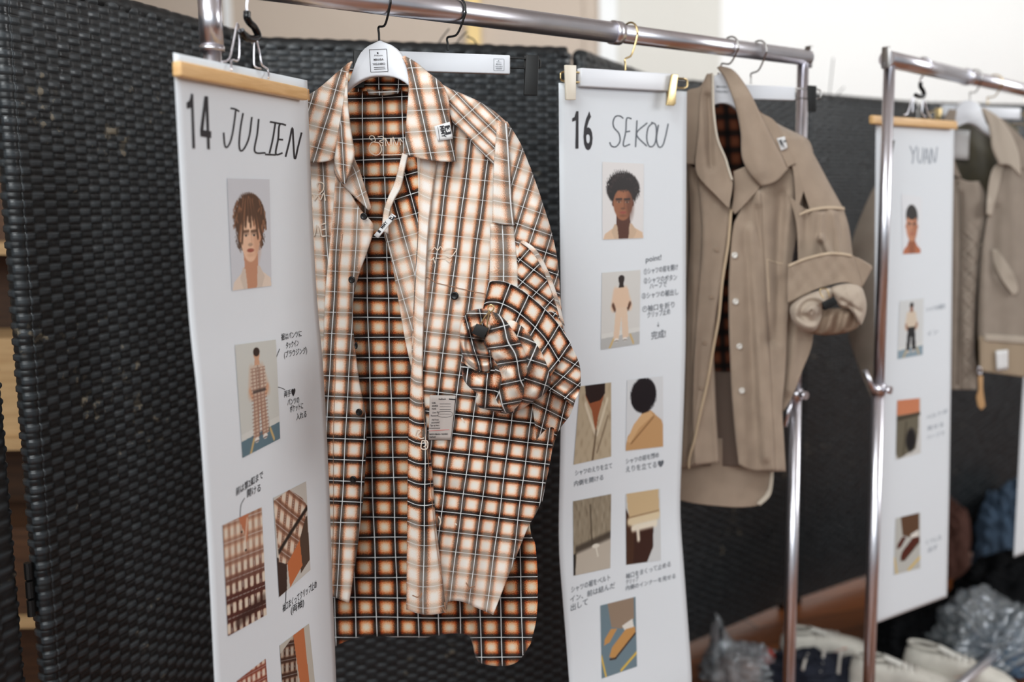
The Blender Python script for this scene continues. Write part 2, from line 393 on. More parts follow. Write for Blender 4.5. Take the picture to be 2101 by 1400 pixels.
def text_on(name, mapper, items, material, parent, off=.0008):
    """items: (string, (x0,y0) baseline start, (x1,y1) baseline end, (ux,uy) vector of one cap height, bold)"""
    VV = []; FF = []; k = 0
    for s, a, b, u, bold in items:
        V, Fc = text2d(s, bold)
        if not len(V): continue
        V = V.copy(); x0, x1 = V[:, 0].min(), V[:, 0].max(); X = (V[:, 0] - x0) / (x1 - x0); Yy = V[:, 1] / .72
        px = a[0] + (b[0] - a[0]) * X + u[0] * Yy; py = a[1] + (b[1] - a[1]) * X + u[1] * Yy
        VV.append(mapper(px, py, off)); FF += [tuple(i + k for i in f) for f in Fc]; k += len(V)
    return raw(name, np.concatenate(VV), FF, material, parent, smooth=False)
def quad_on(name, mapper, c, material, parent, off=.001, n=6, col=None, nx=None, ny=None, th=0):
    """c: four pixel corners tl, tr, br, bl of something flat lying on a surface"""
    nx = nx or n; ny = ny or n; s = np.linspace(0, 1, nx)[None, :, None]; t = np.linspace(0, 1, ny)[:, None, None]; c = np.array(c, float)
    P2 = (1 - t) * ((1 - s) * c[0] + s * c[1]) + t * ((1 - s) * c[3] + s * c[2])
    V = mapper(P2[..., 0], P2[..., 1], off)
    cc = None
    if col is not None: cc = srgb(np.clip(col(s[..., 0] + 0 * t[..., 0], t[..., 0] + 0 * s[..., 0]), 0, 1))
    o = raw(name, V, quads(ny, nx)[:, ::-1].copy(), material, parent, smooth=False, col=cc)
    if th: solid(o, th, 0)
    return o

# ================================================================== the room
def slab(name, x0, x1, y0, y1, z0, z1, material, kind='structure', parent=None):
    o = MB().box(((x0 + x1) / 2, (y0 + y1) / 2, (z0 + z1) / 2), ((x1 - x0) / 2, 0, 0), (0, (y1 - y0) / 2, 0), (0, 0, (z1 - z0) / 2)).build(name, material, parent)
    if kind: o['kind'] = kind
    return o
mat('wall_beige', hexc(192, 178, 164), .9, var=.03, vscale=1.5)
mat('wall_white', hexc(238, 238, 236), .9, var=.02, vscale=1)
mat('wall_greige', hexc(212, 210, 203), .9, var=.02, vscale=1)
mat('wall_trim', hexc(232, 234, 234), .6)
mat('gold_trim', hexc(226, 196, 130), .5)
YW = 6.5
def wx(px, y=YW): return at_z(px, 120, 2.0)[0] * 0 + (px - 1050.5) / FPX * (y * math.cos(PITCH)) * 1.03
slab('floor', -4.5, 7, -3, YW + .1, -.1, 0, 'plank_floor')
slab('ceiling', -4.5, 7, -3, YW + .1, 3.3, 3.4, 'wall_white')
slab('wall_back', -4.5, wx(1228), YW, YW + .1, 0, 3.3, 'wall_beige')
slab('wall_recess', wx(1228), wx(1465), YW, YW + .1, 0, 3.3, 'wall_greige')
slab('wall_right', wx(1465), 7, YW, YW + .1, 0, 3.3, 'wall_white')
slab('wall_left', -4.6, -4.5, -3, YW + .1, 0, 3.3, 'wall_beige')
slab('wall_side', 7, 7.1, -3, YW + .1, 0, 3.3, 'wall_white')
slab('trim_1', wx(1228), wx(1262), YW - .04, YW + .02, 0, 3.3, 'wall_trim')
slab('trim_2', wx(972), wx(998), YW - .05, YW, 0, 3.3, 'gold_trim')
slab('trim_3', wx(1200), wx(1228), YW - .015, YW, 0, 3.3, 'wall_beige')
slab('trim_4', wx(500), wx(515), YW - .02, YW, 0, 3.3, 'wall_trim')
slab('baseboard_back', -4.5, 7, YW - .08, YW - .051, 0, .12, 'wall_trim')

# ================================================================== folding woven screens
def weave(name, a, b, h, z0, parent, sub=(6, 5), rad=.016, cw=.0235, ch=.0122, amp=.0023):
    a = np.array(a, float); b = np.array(b, float); d = b - a; Ln = np.hypot(*d); d /= Ln; nn = np.array([d[1], -d[0]])   # towards the viewer's side
    half = math.pi * rad; tot = Ln - 2 * rad + 2 * half; ncol = int(round(tot / cw)); nu = ncol * sub[0] + 1; nrow = int(round(h / ch)); nv = nrow * sub[1] + 1
    u = np.linspace(0, tot, nu); v = np.linspace(0, h, nv)
    cx = np.empty(nu); cy = np.empty(nu); nx = np.empty(nu); ny = np.empty(nu)
    for i, q in enumerate(u):
        if q < half: an = math.pi - q / rad / 1.0; cpos = rad; 
        elif q > tot - half: an = -(q - (tot - half)) / rad; cpos = Ln - rad
        if half <= q <= tot - half: s = rad + (q - half); off = rad; e = (0, 1); 
        else:
            if q < half: th = math.pi * (1 - q / half); e = (-math.sin(th), -math.cos(th) * 1.0); e = (-math.sin(th), -math.cos(th)); s = rad
            else: th = math.pi * (q - tot + half) / half; e = (math.sin(th), math.cos(th)); s = Ln - rad
        cx[i] = s; cy[i] = 0; nx[i] = e[0]; ny[i] = e[1]
    fu = u / tot * ncol; fv = v / h * nrow
    iu = np.minimum(fu.astype(int), ncol - 1); iv = np.minimum(fv.astype(int), nrow - 1); au = (fu - iu)[None, :]; av = (fv - iv)[:, None]
    par = ((iu[None, :] + iv[:, None]) % 2)
    H1 = .35 + .65 * (np.sin(np.pi * np.clip(au, 0, 1)) ** .6) * (1 - np.abs(2 * av - 1) ** 12) - .35 * np.abs(2 * av - 1) ** 12
    H2 = -.35 + .62 * (np.sin(np.pi * np.clip(av, 0, 1)) ** .9) * (1 - np.abs(2 * au - 1) ** 14)
    jr = np.random.RandomState(5).uniform(.75, 1.2, (nrow, ncol + 1))[iv][:, iu]
    D = np.where(par == 0, H1, H2) * amp * jr
    rr = rad + D
    painted_sheen = np.where(par == 0, 1., 0.) * np.clip(1.3 - np.abs(2 * av - 1) ** 8, 0, 1) * jr  # highlights painted in: horizontal strands lighter, uprights and row edges darker
    X = a[0] + d[0] * cx + rr * (d[0] * nx + nn[0] * ny); Y = a[1] + d[1] * cx + rr * (d[1] * nx + nn[1] * ny)
    Z = z0 + v[:, None] + 0 * X
    return raw(name, np.stack([X, Y, Z], -1), quads(nv, nu), 'black_rattan', parent, smooth=True, col=np.repeat(painted_sheen[..., None], 3, -1), colname='Strand')
def screen_panel(a, b, label, top=1.72, sub=(6, 5), hinge=None, strands=()):
    a = np.array(a); b = np.array(b); Ln = np.hypot(*(b - a)); d = (b - a) / Ln; nn = np.array([d[1], -d[0]])
    t = thing('woven_screen_panel', label, 'folding screen', (a[0], a[1], 0), 'hinged panels of the black woven screen')
    weave('woven_face', a, b, top - .035, .025, t, sub)
    def p3(s, n_, z): return np.array([a[0] + d[0] * s + nn[0] * n_, a[1] + d[1] * s + nn[1] * n_, z])
    mb = MB()
    dx = np.array([d[0], d[1], 0]); dn = np.array([nn[0], nn[1], 0])
    mb.box(p3(Ln / 2, -.004, (top + .04) / 2), dx * (Ln / 2 - .014), dn * .010, np.array([0, 0, (top - .05) / 2])); mb.build('frame', 'black_rattan', t)
    n = int(Ln / .012); pts = [p3(.012 + (Ln - .024) * i / n, 0, top - .012) for i in range(n + 1)]
    rr = [.0165 + .0022 * abs(math.sin(i * 1.05)) + rng.uniform(-.0006, .0008) for i in range(n + 1)]
    raw('top_rim', *tube_vf(np.array(pts), rr, 12), 'black_rattan', t)
    for s in (.03, Ln - .03):
        MB().tube([p3(s, 0, .0), p3(s, 0, .06)], .012, 12, False).build('foot', 'black_rubber', t, True)
    for hz in (hinge or ()):
        m_ = MB()
        for zz in (-.03, 0, .03): m_.tube([p3(-.012, .0, hz + zz - .013), p3(-.012, .0, hz + zz + .013)], .006, 10, False)
        m_.box(p3(.0, -.002, hz), dx * .014, dn * .0015, np.array([0, 0, .04])); m_.build('hinge', 'black_metal', t, False)
    for s, l, k in strands:
        tube('loose_strand', [p3(s, 0, top - .01), p3(s + l * .4, .004, top + .012), p3(s + l, .01, top + k)], .0016, 'black_rattan', t, 6)
    return t
S1a, S1b = (-.752, 1.50), (-.535, 2.11)
screen_panel(S1a, S1b, 'black woven screen panel filling the left edge, with pale scuffs on its strands', hinge=(.78, 1.62))
screen_panel((-.545, 2.15), (.143, 2.343), 'black woven screen panel standing straight behind the plaid shirt', strands=((.40, .03, .035), (.44, .03, .03), (.50, -.03, .02)))
screen_panel((.158, 2.36), (.41, 2.86), 'black woven screen panel receding behind the number 16 sheet', sub=(4, 3))
screen_panel((.43, 2.87), (.93, 3.27), 'black woven screen panel behind the beige shirt jacket', sub=(3, 3))
screen_panel((.95, 3.28), (1.45, 3.62), 'black woven screen panel seen between the two clothes racks', sub=(3, 3), strands=((.12, .01, .12), (.16, .03, .03)))
screen_panel((1.47, 3.63), (2.05, 3.82), 'black woven screen panel behind the second clothes rack', sub=(3, 3))
screen_panel((2.07, 3.83), (2.62, 4.08), 'black woven screen panel furthest right behind the taupe jacket', sub=(2, 2))
screen_panel((-1.0, .93), (-.775, 1.478), 'black woven screen panel cut off at the far left, beyond the gap', sub=(4, 3))

# shelf of wooden boxes glimpsed through the gap at the left edge
t = thing('shelf_unit', 'light wooden shelf unit glimpsed through the gap beside the left screen panel', 'shelf', (-1.75, 2.35, 0))
for z in (1.27, .80, .35): slab('shelf_board', -2.15, -1.0, 2.35, 2.65, z, z + .028, 'shelf_wood', None, t)
for x in (-2.15, -1.02): slab('side_panel', x, x + .02, 2.35, 2.65, 0, 1.5, 'dark_wood', None, t)
slab('back_panel', -2.13, -1.02, 2.63, 2.65, 0, 1.5, 'dark_wood', None, t)
c = slab('wooden_crate', -1.55, -1.06, 2.37, 2.60, .829, 1.07, 'shelf_wood', None)
tag(c, 'pale wooden crate on the shelf seen through the gap at left', 'crate')
c2 = slab('storage_box', -1.60, -1.10, 2.37, 2.60, .379, .60, 'dark_wood', None)
tag(c2, 'dark brown box on the lowest shelf seen through the gap at left', 'box')

# ================================================================== clothes racks
H = 1.66
RC = np.array([.16916, 1.77499, H]); RD = hat(53.274)
def rail_pt(px):
    ts = np.arange(-1, 1, .0005); p = RC + RD * ts[:, None]; d = p - C0; x = 1050.5 + FPX * (d @ RT) / (d @ FW); return p[np.argmin(abs(x - px))]
R2A = np.array([.801, 2.147, H]); R2D = hat(44.8)
def rail2_pt(px):
    ts = np.arange(-.1, 2, .0005); p = R2A + R2D * ts[:, None]; d = p - C0; x = 1050.5 + FPX * (d @ RT) / (d @ FW); return p[np.argmin(abs(x - px))]
def rack(label, A, D, length, thick_from, r1, r2, thick_top, lever):
    t = thing('clothes_rack', label, 'clothes rack', (A[0], A[1], 0), 'chrome clothes racks')
    B = A + D * length; Z = np.array([0, 0, 1.])
    MB().tube([A - D * .015, A + D * thick_from], r1, 24, False).build('rail', 'chrome', t, True)
    MB().tube([A + D * (thick_from - .02), B + D * .015], r2, 24, False).build('rail_extension', 'chrome', t, True)
    MB().tube([A + D * (thick_from - .006), A + D * (thick_from + .012)], max(r1, r2) + .0025, 24, False).build('rail_collar', 'chrome', t, True)
    for q, s in ((A, -1), (B, 1)):
        c_ = q + D * s * .016
        MB().box(c_ + D * s * .002 + Z * .002, D * .003, np.cross(D, Z) * .009, Z * .0225).build('end_cap', 'chrome_dull', t, True, .0025)
    for q, tt in ((A, thick_top), (B, False)):
        f = np.array([q[0], q[1], 0])
        if tt:
            MB().tube([f + Z * 1.573, q - Z * .012], .0155, 24, False).build('post_sleeve', 'chrome', t, True)
            MB().tube([f + Z * 1.568, f + Z * 1.575], .0165, 24, False).build('post_collar', 'chrome', t, True)
        MB().tube([f + Z * .95, q - Z * .012], .0118, 24, False).build('post', 'chrome', t, True)
        MB().tube([f + Z * .06, f + Z * .955], .0132, 24, False).build('lower_post', 'chrome', t, True)
        kz = .958
        m_ = MB(); m_.tube([f + Z * (kz - .012), f + Z * (kz + .012)], .0155, 20, False); m_.build('clamp', 'chrome', t, True)
        side = np.cross(D, Z); MB().tube([f + Z * kz + side * .014, f + Z * kz + side * .028], .009, 16, False).build('clamp_knob', 'chrome', t, True)
        MB().tube([f + Z * (kz - .006) + np.array(lever[0]), f + Z * kz + np.array(lever[1])], .0055, 12, False).build('clamp_lever', 'chrome', t, True)
    MB().tube([A * [1, 1, 0] + Z * .07, B * [1, 1, 0] + Z * .07], .0135, 20, False).build('base_bar', 'chrome', t, True)
    side = np.cross(D, Z)
    for q in (A, B):
        f = q * [1, 1, 0] + Z * .07
        MB().tube([f - side * .22, f + side * .22], .0135, 20, False).build('foot_bar', 'chrome', t, True)
        for s in (-1, 1):
            c_ = f + side * s * .21 - Z * .045
            MB().tube([c_ - D * .011, c_ + D * .011], .025, 20, False).build('caster', 'black_rubber', t, True)
    return t
A1 = rail_pt(428); B1 = rail_pt(1648)
rack('chrome clothes rack in front, its rail carrying the plaid shirt and beige jacket', A1, RD, float(np.linalg.norm(B1 - A1)), .72, .0178, .0160, True, ((-.014, -.012, -.004), (-.026, -.014, -.068)))
t2 = rack('second chrome clothes rack at right, carrying the taupe jacket', R2A, R2D, 1.35, .42, .0172, .0158, False, ((-.014, -.012, .0), (-.036, -.014, .044)))
# little tightening levers beside the clamps
def lever(fr_pts, label, root_label=None): pass

# ================================================================== sheets of looks
def bend_from(tab):
    zs = [a for a, _ in tab][::-1]; bs = [b for _, b in tab][::-1]
    zf = np.linspace(zs[0], zs[-1], 200); k = np.interp(zf, zs, bs); ker = np.hanning(23); ker /= ker.sum(); k = np.convolve(np.pad(k, 11, 'edge'), ker, 'valid')
    return zf, k
class Sheet(Frame):
    def __init__(s, o, az, tab, wave=0., w=.33):
        Frame.__init__(s, o, az); zf, k = bend_from(tab); s.wd = w
        s.bend = lambda z, u: np.interp(z, zf, k) + wave * np.sin(u / w * math.pi) 
    def map(s, X, Y, off=0.): return s.P(X, Y, off)
def sheet_mesh(name, sh, corners, material, parent, label=None, nx=24, ny=120):
    """corners tl,tr,br,bl in pixels, cut to the plane"""
    tl, tr = sh.P(*corners[0]), sh.P(*corners[1]); u0 = (tl - sh.o) @ sh.h; u1 = (tr - sh.o) @ sh.h
    zt = (tl[2], tr[2]); zb = corners[2]
    U = np.linspace(u0, u1, nx)[None, :] + np.zeros((ny, 1)); S = np.linspace(0, 1, nx)[None, :]; T = np.linspace(0, 1, ny)[:, None]
    Zt = zt[0] * (1 - S) + zt[1] * S; Zz = Zt * (1 - T) + zb * T
    V = sh.o + U[..., None] * sh.h + sh.n * sh.bend(Zz, U)[..., None]; V[..., 2] = Zz
    o = raw(name, V, quads(ny, nx)[:, ::-1].copy(), material, parent); solid(o, .0004, 1); return o

def depth_pt(px, py, y):
    r = rays(px, py); return C0 + r * (y / r[1])
def edge_bend(o, az, pts):
    h = hat(az); n = np.array([math.cos(R_(az)), -math.sin(R_(az)), 0]); tab = []
    for x, y in pts:
        r = rays(x, y); p = C0 + r * (((o - C0) @ h) / (r @ h)); tab.append((p[2], (p - o) @ n))
    return tab

# ---- painted photographs (each print is a small printed picture; s right, t down, both 0..1)
def blend(img, m_, c): m_ = np.clip(m_, 0, 1)[..., None]; return img * (1 - m_) + np.array(c) / 255. * m_
def ell(s, t, cx, cy, rx, ry, soft=.06): d = np.sqrt(((s - cx) / rx) ** 2 + ((t - cy) / ry) ** 2); return np.clip((1 - d) / soft + .5, 0, 1)
def pol(s, t, pts, soft=0):
    inside = np.zeros(s.shape, bool); n = len(pts)
    for i in range(n):
        x1, y1 = pts[i]; x2, y2 = pts[(i + 1) % n]
        if y1 == y2: continue
        c_ = ((t >= min(y1, y2)) & (t < max(y1, y2))); xs = x1 + (t - y1) * (x2 - x1) / (y2 - y1); inside ^= (c_ & (s < xs))
    return inside.astype(float)
def seg(s, t, x1, y1, x2, y2, wd_):
    dx, dy = x2 - x1, y2 - y1; L2 = dx * dx + dy * dy; q = np.clip(((s - x1) * dx + (t - y1) * dy) / L2, 0, 1)
    return np.clip(1.5 - np.hypot(s - x1 - q * dx, (t - y1 - q * dy)) / wd_, 0, 1)
def bgc(s, c): return np.zeros(s.shape + (3,)) + np.array(c) / 255.
def nz2(s, t, k, seed=1): return sines(s * 100, t * 100, seed, 6, 100 / k, 100 / k)
def plaid2(s, t, k, col=(96, 52, 40), lean=0., base=(228, 214, 196), st=.75):
    img = bgc(s, base); u = (s + lean * t) * k; v = (t - lean * s) * k * .9
    for q in (u, v):
        d = np.abs((q % 1) - .5); img = blend(img, np.clip((d - .26) / .1, 0, 1) * st, col); img = blend(img, np.clip((d - .15) / .1, 0, 1) * .25, (205, 130, 90))
        img = blend(img, np.clip((d - .475) / .02, 0, 1) * .8, (230, 225, 220))
    return img
def portrait(skin, skin_dark, hair, shirt, curly=False, shaggy=False, big=1., bgcol=(214, 215, 222)):
    def f(s, t):
        im = bgc(s, bgcol)
        cx, cy = .50, .535; fw_, fh = .235 * big, .20 * big
        im = blend(im, pol(s, t, [(0.02, 1), (.06, .93), (.30, .84), (.38, .80), (.64, .80), (.74, .84), (.98, .92), (1, 1)]), shirt)
        im = blend(im, pol(s, t, [(.33, .62), (.67, .62), (.68, .80), (.76, .86), (.62, 1), (.38, 1), (.28, .86), (.34, .8)]), skin_dark)
        im = blend(im, pol(s, t, [(.36, .82), (.30, .80), (.22, .90), (.30, 1), (.40, 1)]), [c * .93 for c in shirt])
        im = blend(im, pol(s, t, [(.66, .80), (.72, .80), (.84, .90), (.76, 1), (.64, 1)]), [c * .93 for c in shirt])
        n_ = nz2(s, t, 16, 3) * .06 + nz2(s, t, 34, 5) * .05
        if curly:
            im = blend(im, ell(s + n_ * .9, t + n_ * .9, .5, .34, .40, .23, .08), hair)
        if shaggy:
            im = blend(im, ell(s + n_, t + n_ * .4, .50, .36, .38, .235, .05), hair)
            im = blend(im, ell(s + n_ * 1.6, t + n_, .25, .55, .085, .10), hair); im = blend(im, ell(s + n_ * 1.6, t - n_, .76, .54, .08, .10), hair)
        if not curly and not shaggy: im = blend(im, ell(s, t, .5, .36, .30, .20, .08), hair)
        im = blend(im, ell(s, t, cx - fw_ * .98, cy, .04, .04), skin_dark); im = blend(im, ell(s, t, cx + fw_ * .98, cy, .04, .04), skin_dark)
        im = blend(im, ell(s, t, cx, cy, fw_, fh, .08), skin)
        im = blend(im, ell(s, t, cx, cy + .09, fw_ * .78, fh * .66, .1), skin)
        im = blend(im, ell(s, t, cx + .17, cy + .02, .09, .18, .9) * .55, skin_dark)
        im = blend(im, ell(s, t, cx - .04, cy - .10, .10, .05, .9) * .35, [min(255, c * 1.15) for c in skin])
        for e in (-1, 1):
            x = cx + e * fw_ * .42
            im = blend(im, ell(s, t, x, cy - .035, .075, .020, .8) * .6, [c * .6 for c in skin])
            im = blend(im, ell(s, t, x, cy - .018, .042, .008, .4) * .6, (232, 222, 214)); im = blend(im, ell(s, t, x, cy - .018, .024, .010, .4), (30, 24, 22))
            im = blend(im, seg(s, t, x - .07, cy - .055, x + .07, cy - .060, .012) * .8, hair)
        im = blend(im, seg(s, t, cx + .03, cy - .02, cx + .035, cy + .055, .014) * .4, skin_dark)
        im = blend(im, ell(s, t, cx, cy + .066, .055, .016, .5) * .6, [c * .62 for c in skin])
        im = blend(im, ell(s, t, cx, cy + .118, .085, .018, .4) * .9, (150, 74, 62)); im = blend(im, ell(s, t, cx, cy + .160, .08, .018, .9) * .35, skin_dark)
        if shaggy:
            for k in range(60):
                a = rng.uniform(2.6, 6.8); q = rng.uniform(.82, 1.12); x0 = .5 + .36 * q * math.cos(a); y0 = .37 + .22 * q * math.sin(a)
                im = blend(im, seg(s, t, x0, y0, x0 + rng.uniform(-.07, .07), y0 + rng.uniform(.02, .09), .010) * .9, [min(255, c * kk) for c in hair for kk in (1,)][:3] if k % 2 else [min(255, c * 1.75) for c in hair])
            for k in range(15):
                x = .24 + k * .037; im = blend(im, seg(s, t, .5 + (x - .5) * .5, .20, x + .03 * math.sin(k * 2.3), .40 + .035 * math.sin(k * 1.7) + (.14 if k in (0, 1, 13, 14) else 0), .022) * .95, hair if k % 3 else [min(255, c * 1.7) for c in hair])
        elif curly:
            im = blend(im, ell(s + n_ * .7, t + n_ * .7, .5, .265, .33, .105, .08), hair)
            for k in range(70):
                a = rng.uniform(2.9, 6.5); rr = rng.uniform(.75, 1.05); im = blend(im, ell(s, t, .5 + .38 * rr * math.cos(a), .36 + .21 * rr * math.sin(a), .022, .012), [c * (1.7 if k % 3 else .8) for c in hair])
        else: im = blend(im, ell(s, t, .5, .30, .26, .12, .1), hair)
        return im
    return f
def standing(top, trouser, skin, hair, plaid_=False, floor=(96, 122, 134), back=False, wall=(205, 206, 200)):
    def f(s, t):
        im = bgc(s, wall); im = blend(im, (t > .86 - .03 * s).astype(float), floor); im = blend(im, ((t > .80 - .03 * s) & (t < .86 - .03 * s)).astype(float) * .5, (225, 225, 220))
        im = blend(im, seg(s, t, .22, 1, .34, .87, .02), (206, 176, 120)); im = blend(im, seg(s, t, .84, .97, .76, .86, .02), (206, 176, 120))
        for x0, x1 in ((.36, .30), (.62, .74)): im = blend(im, seg(s, t, x0, .26, x1, .47, .055), top); im = blend(im, seg(s, t, x1, .44, x1 + (.05 if x1 < .5 else -.05), .50, .03), skin)
        im = blend(im, pol(s, t, [(.38, .46), (.66, .46), (.72, .88), (.56, .89), (.52, .60), (.46, .89), (.32, .88)]), trouser)
        im = blend(im, pol(s, t, [(.34, .24), (.46, .20), (.56, .20), (.70, .25), (.68, .48), (.36, .48)]), top)
        if plaid_:
            m_ = ((np.sin(s * 70) > .5) | (np.sin(t * 190) > .45)); k = pol(s, t, [(.34, .24), (.70, .24), (.74, .88), (.30, .88)]); im = blend(im, m_ * k * .5, (120, 72, 58))
            im = blend(im, seg(s, t, .52, .22, .53, .46, .012) * .5, (110, 80, 66)); im = blend(im, seg(s, t, .38, .46, .68, .46, .014) * .8, (60, 50, 48))
        im = blend(im, pol(s, t, [(.46, .14), (.56, .14), (.58, .215), (.44, .215)]), skin if not back else hair)
        im = blend(im, ell(s, t, .51, .115, .075, .052, .15), skin if not back else hair); im = blend(im, ell(s, t, .51, .092, .08, .042, .15), hair)
        for x in (.40, .62): im = blend(im, ell(s, t, x, .905, .06, .025, .2), (235, 228, 220)); im = blend(im, ell(s, t, x, .915, .06, .008, .3) * .6, (60, 50, 46))
        return im
    return f
def ph_collar(s, t):
    im = bgc(s, (188, 172, 146)); im = blend(im, np.clip(nz2(s, t, 5, 8) * .8, 0, .5), (140, 120, 96))
    im = blend(im, pol(s, t, [(.18, 0), (.78, 0), (.80, .12), (.62, .42), (.56, .64), (.42, .34), (.20, .14)]), (150, 84, 52))
    im = blend(im, pol(s, t, [(.16, 0), (.80, 0), (.80, .14), (.66, .22), (.34, .24), (.2, .12)]), (38, 22, 20))
    im = blend(im, seg(s, t, .22, .24, .56, .66, .03) * .8, (228, 216, 194)); im = blend(im, seg(s, t, .88, .22, .60, .66, .03) * .8, (226, 214, 190))
    im = blend(im, seg(s, t, .57, .62, .50, 1, .025) * .8, (92, 74, 56)); return blend(im, seg(s, t, .9, .45, .62, .9, .02) * .6, (110, 92, 72))
def ph_back(s, t):
    im = bgc(s, (216, 219, 222)); n_ = nz2(s, t, 22, 2) * .05
    im = blend(im, pol(s, t, [(.0, .92), (.04, .80), (.30, .62), (.44, .50), (.66, .46), (.96, .62), (1, .70), (1, 1), (0, 1)]), (196, 154, 108))
    im = blend(im, pol(s, t, [(.36, .36), (.60, .36), (.60, .50), (.44, .54)]), (60, 34, 26)); im = blend(im, pol(s, t, [(.02, .86), (.20, .64), (.42, .50), (.66, .47), (.72, .54), (.34, .70), (.12, .90)]), (212, 172, 126))
    im = blend(im, seg(s, t, .14, .90, .74, .56, .015) * .6, (120, 84, 52)); im = blend(im, ell(s + n_, t + n_, .46, .24, .36, .25, .06), (22, 18, 24)); return im
def ph_waist(s, t):
    im = bgc(s, (150, 138, 118)); im = blend(im, np.clip(nz2(s, t, 7, 4), 0, .6), (96, 84, 68)); im = blend(im, np.clip(-nz2(s, t, 6, 9), 0, .5), (186, 176, 156))
    im = blend(im, pol(s, t, [(.10, .68), (.5, .64), (1, .55), (1, 1), (.04, 1)]), (190, 180, 166)); im = blend(im, seg(s, t, .1, .66, .98, .55, .05) * .8, (60, 52, 44))
    im = blend(im, seg(s, t, .45, .1, .5, .62, .02) * .7, (70, 60, 48)); im = blend(im, ell(s, t, .6, .66, .10, .03, .4), (226, 220, 206)); im = blend(im, seg(s, t, .6, .66, .66, .80, .015), (226, 220, 206))
    return blend(im, pol(s, t, [(0, .72), (.07, .7), (.05, 1), (0, 1)]), (40, 36, 34))
def ph_cuff(s, t):
    im = bgc(s, (206, 208, 208)); im = blend(im, pol(s, t, [(.0, .2), (.25, .5), (.2, 1), (0, 1)]), (70, 44, 30))
    im = blend(im, pol(s, t, [(.25, .50), (.80, .48), (.78, .80), (.60, 1), (.2, 1)]), (58, 32, 24)); im = blend(im, pol(s, t, [(.02, 0), (.95, 0), (.98, .34), (.90, .42), (.14, .46), (.05, .2)]), (206, 180, 140))
    im = blend(im, seg(s, t, .1, .40, .92, .36, .06), (224, 206, 172)); im = blend(im, seg(s, t, .2, .50, .86, .47, .05), (234, 224, 204)); im = blend(im, seg(s, t, .34, .5, .36, .66, .04), (232, 222, 204))
    return blend(im, seg(s, t, .1, .34, .95, .30, .012) * .7, (140, 110, 80))
def ph_shoes(up, shoe, fl=(112, 132, 142)):
    def f(s, t):
        im = bgc(s, fl); im = blend(im, seg(s, t, .0, .7, .12, 1, .02), (226, 186, 80)); im = blend(im, seg(s, t, .55, .98, 1, .80, .02), (226, 186, 80))
        im = blend(im, pol(s, t, [(.2, 0), (.95, 0), (.95, .30), (.60, .40), (.30, .34)]), up); im = blend(im, pol(s, t, [(.6, .36), (.9, .30), (.94, .44), (.70, .46)]), (226, 222, 214))
        im = blend(im, pol(s, t, [(.96, .42), (.70, .42), (.30, .62), (.22, .74), (.36, .78), (.72, .62), (.98, .50)]), shoe); im = blend(im, pol(s, t, [(.46, .38), (.28, .36), (.10, .48), (.08, .56), (.24, .54)]), shoe)
        im = blend(im, seg(s, t, .24, .775, .40, .785, .012), (60, 36, 24)); im = blend(im, seg(s, t, .40, .785, .97, .52, .014), (60, 36, 24)); return im
    return f
def ph_plaidchest(s, t):
    im = plaid2(s, t, 6.5, (92, 60, 50), .04, (226, 214, 196), .45); im = blend(im, np.clip((t - .30) * 2.2, 0, .85) * (plaid2(s, t, 6.5, lean=.04).mean(-1) < .72), (70, 30, 26))
    im = blend(im, pol(s, t, [(.40, 0), (.66, 0), (.62, .20), (.58, .26), (.52, .14)]), (190, 118, 84)); im = blend(im, seg(s, t, .62, .05, .52, .30, .02) * .6, (232, 222, 206))
    im = blend(im, ell(s, t, .47, .14, .025, .012), (20, 16, 16)); im = blend(im, ell(s, t, .55, .32, .025, .012), (20, 16, 16))
    im = blend(im, seg(s, t, .25, .93, .95, .84, .05) * .6, (50, 30, 26)); return im
def ph_sleeve(s, t):
    im = bgc(s, (202, 198, 190)); im = blend(im, pol(s, t, [(.0, .6), (.3, .7), (.25, 1), (0, 1)]), (58, 40, 34))
    im = blend(im, pol(s, t, [(.66, .45), (.98, .38), (1, .88), (.7, .95)]), (80, 62, 50)); im = blend(im, pol(s, t, [(.30, .72), (.72, .58), (.76, .88), (.35, 1)]), (196, 112, 66))
    k = pol(s, t, [(.0, .03), (.5, .0), (.86, .16), (1, .28), (.92, .40), (.70, .60), (.30, .74), (.06, .66)]); pl = plaid2(s, t, 4.5, (84, 54, 42), .5)
    im = im * (1 - k[..., None]) + pl * k[..., None]; im = blend(im, seg(s, t, .08, .56, .98, .30, .025), (36, 26, 22)); return im
def ph_plaidcuffs(s, t):
    im = bgc(s, (196, 190, 178)); k = pol(s, t, [(0, .1), (.5, 0), (.5, 1), (0, 1)]); im = im * (1 - k[..., None]) + (plaid2(s, t, 6, (50, 34, 30), .2, st=.95) * .8) * k[..., None]
    return blend(im, pol(s, t, [(.46, 0), (.82, 0), (.84, 1), (.60, 1)]), (196, 118, 76))
def ph_plaidred(s, t): return plaid2(s, t, 6, (110, 40, 32), .1, (230, 212, 196), .9)
def ph_trousers(s, t):
    im = bgc(s, (206, 204, 200)); im = blend(im, pol(s, t, [(.0, .0), (.95, .0), (.95, .30), (.0, .30)]), (206, 132, 96))
    im = blend(im, pol(s, t, [(.0, .26), (.92, .26), (.9, .6), (.8, .9), (.1, 1), (0, .9)]), (110, 104, 88)); im = blend(im, seg(s, t, 0, .32, .95, .28, .03), (70, 62, 50))
    im = blend(im, ell(s, t, .6, .72, .2, .2, .4), (26, 26, 28)); return blend(im, seg(s, t, .4, .4, .3, .95, .03) * .7, (64, 58, 46))

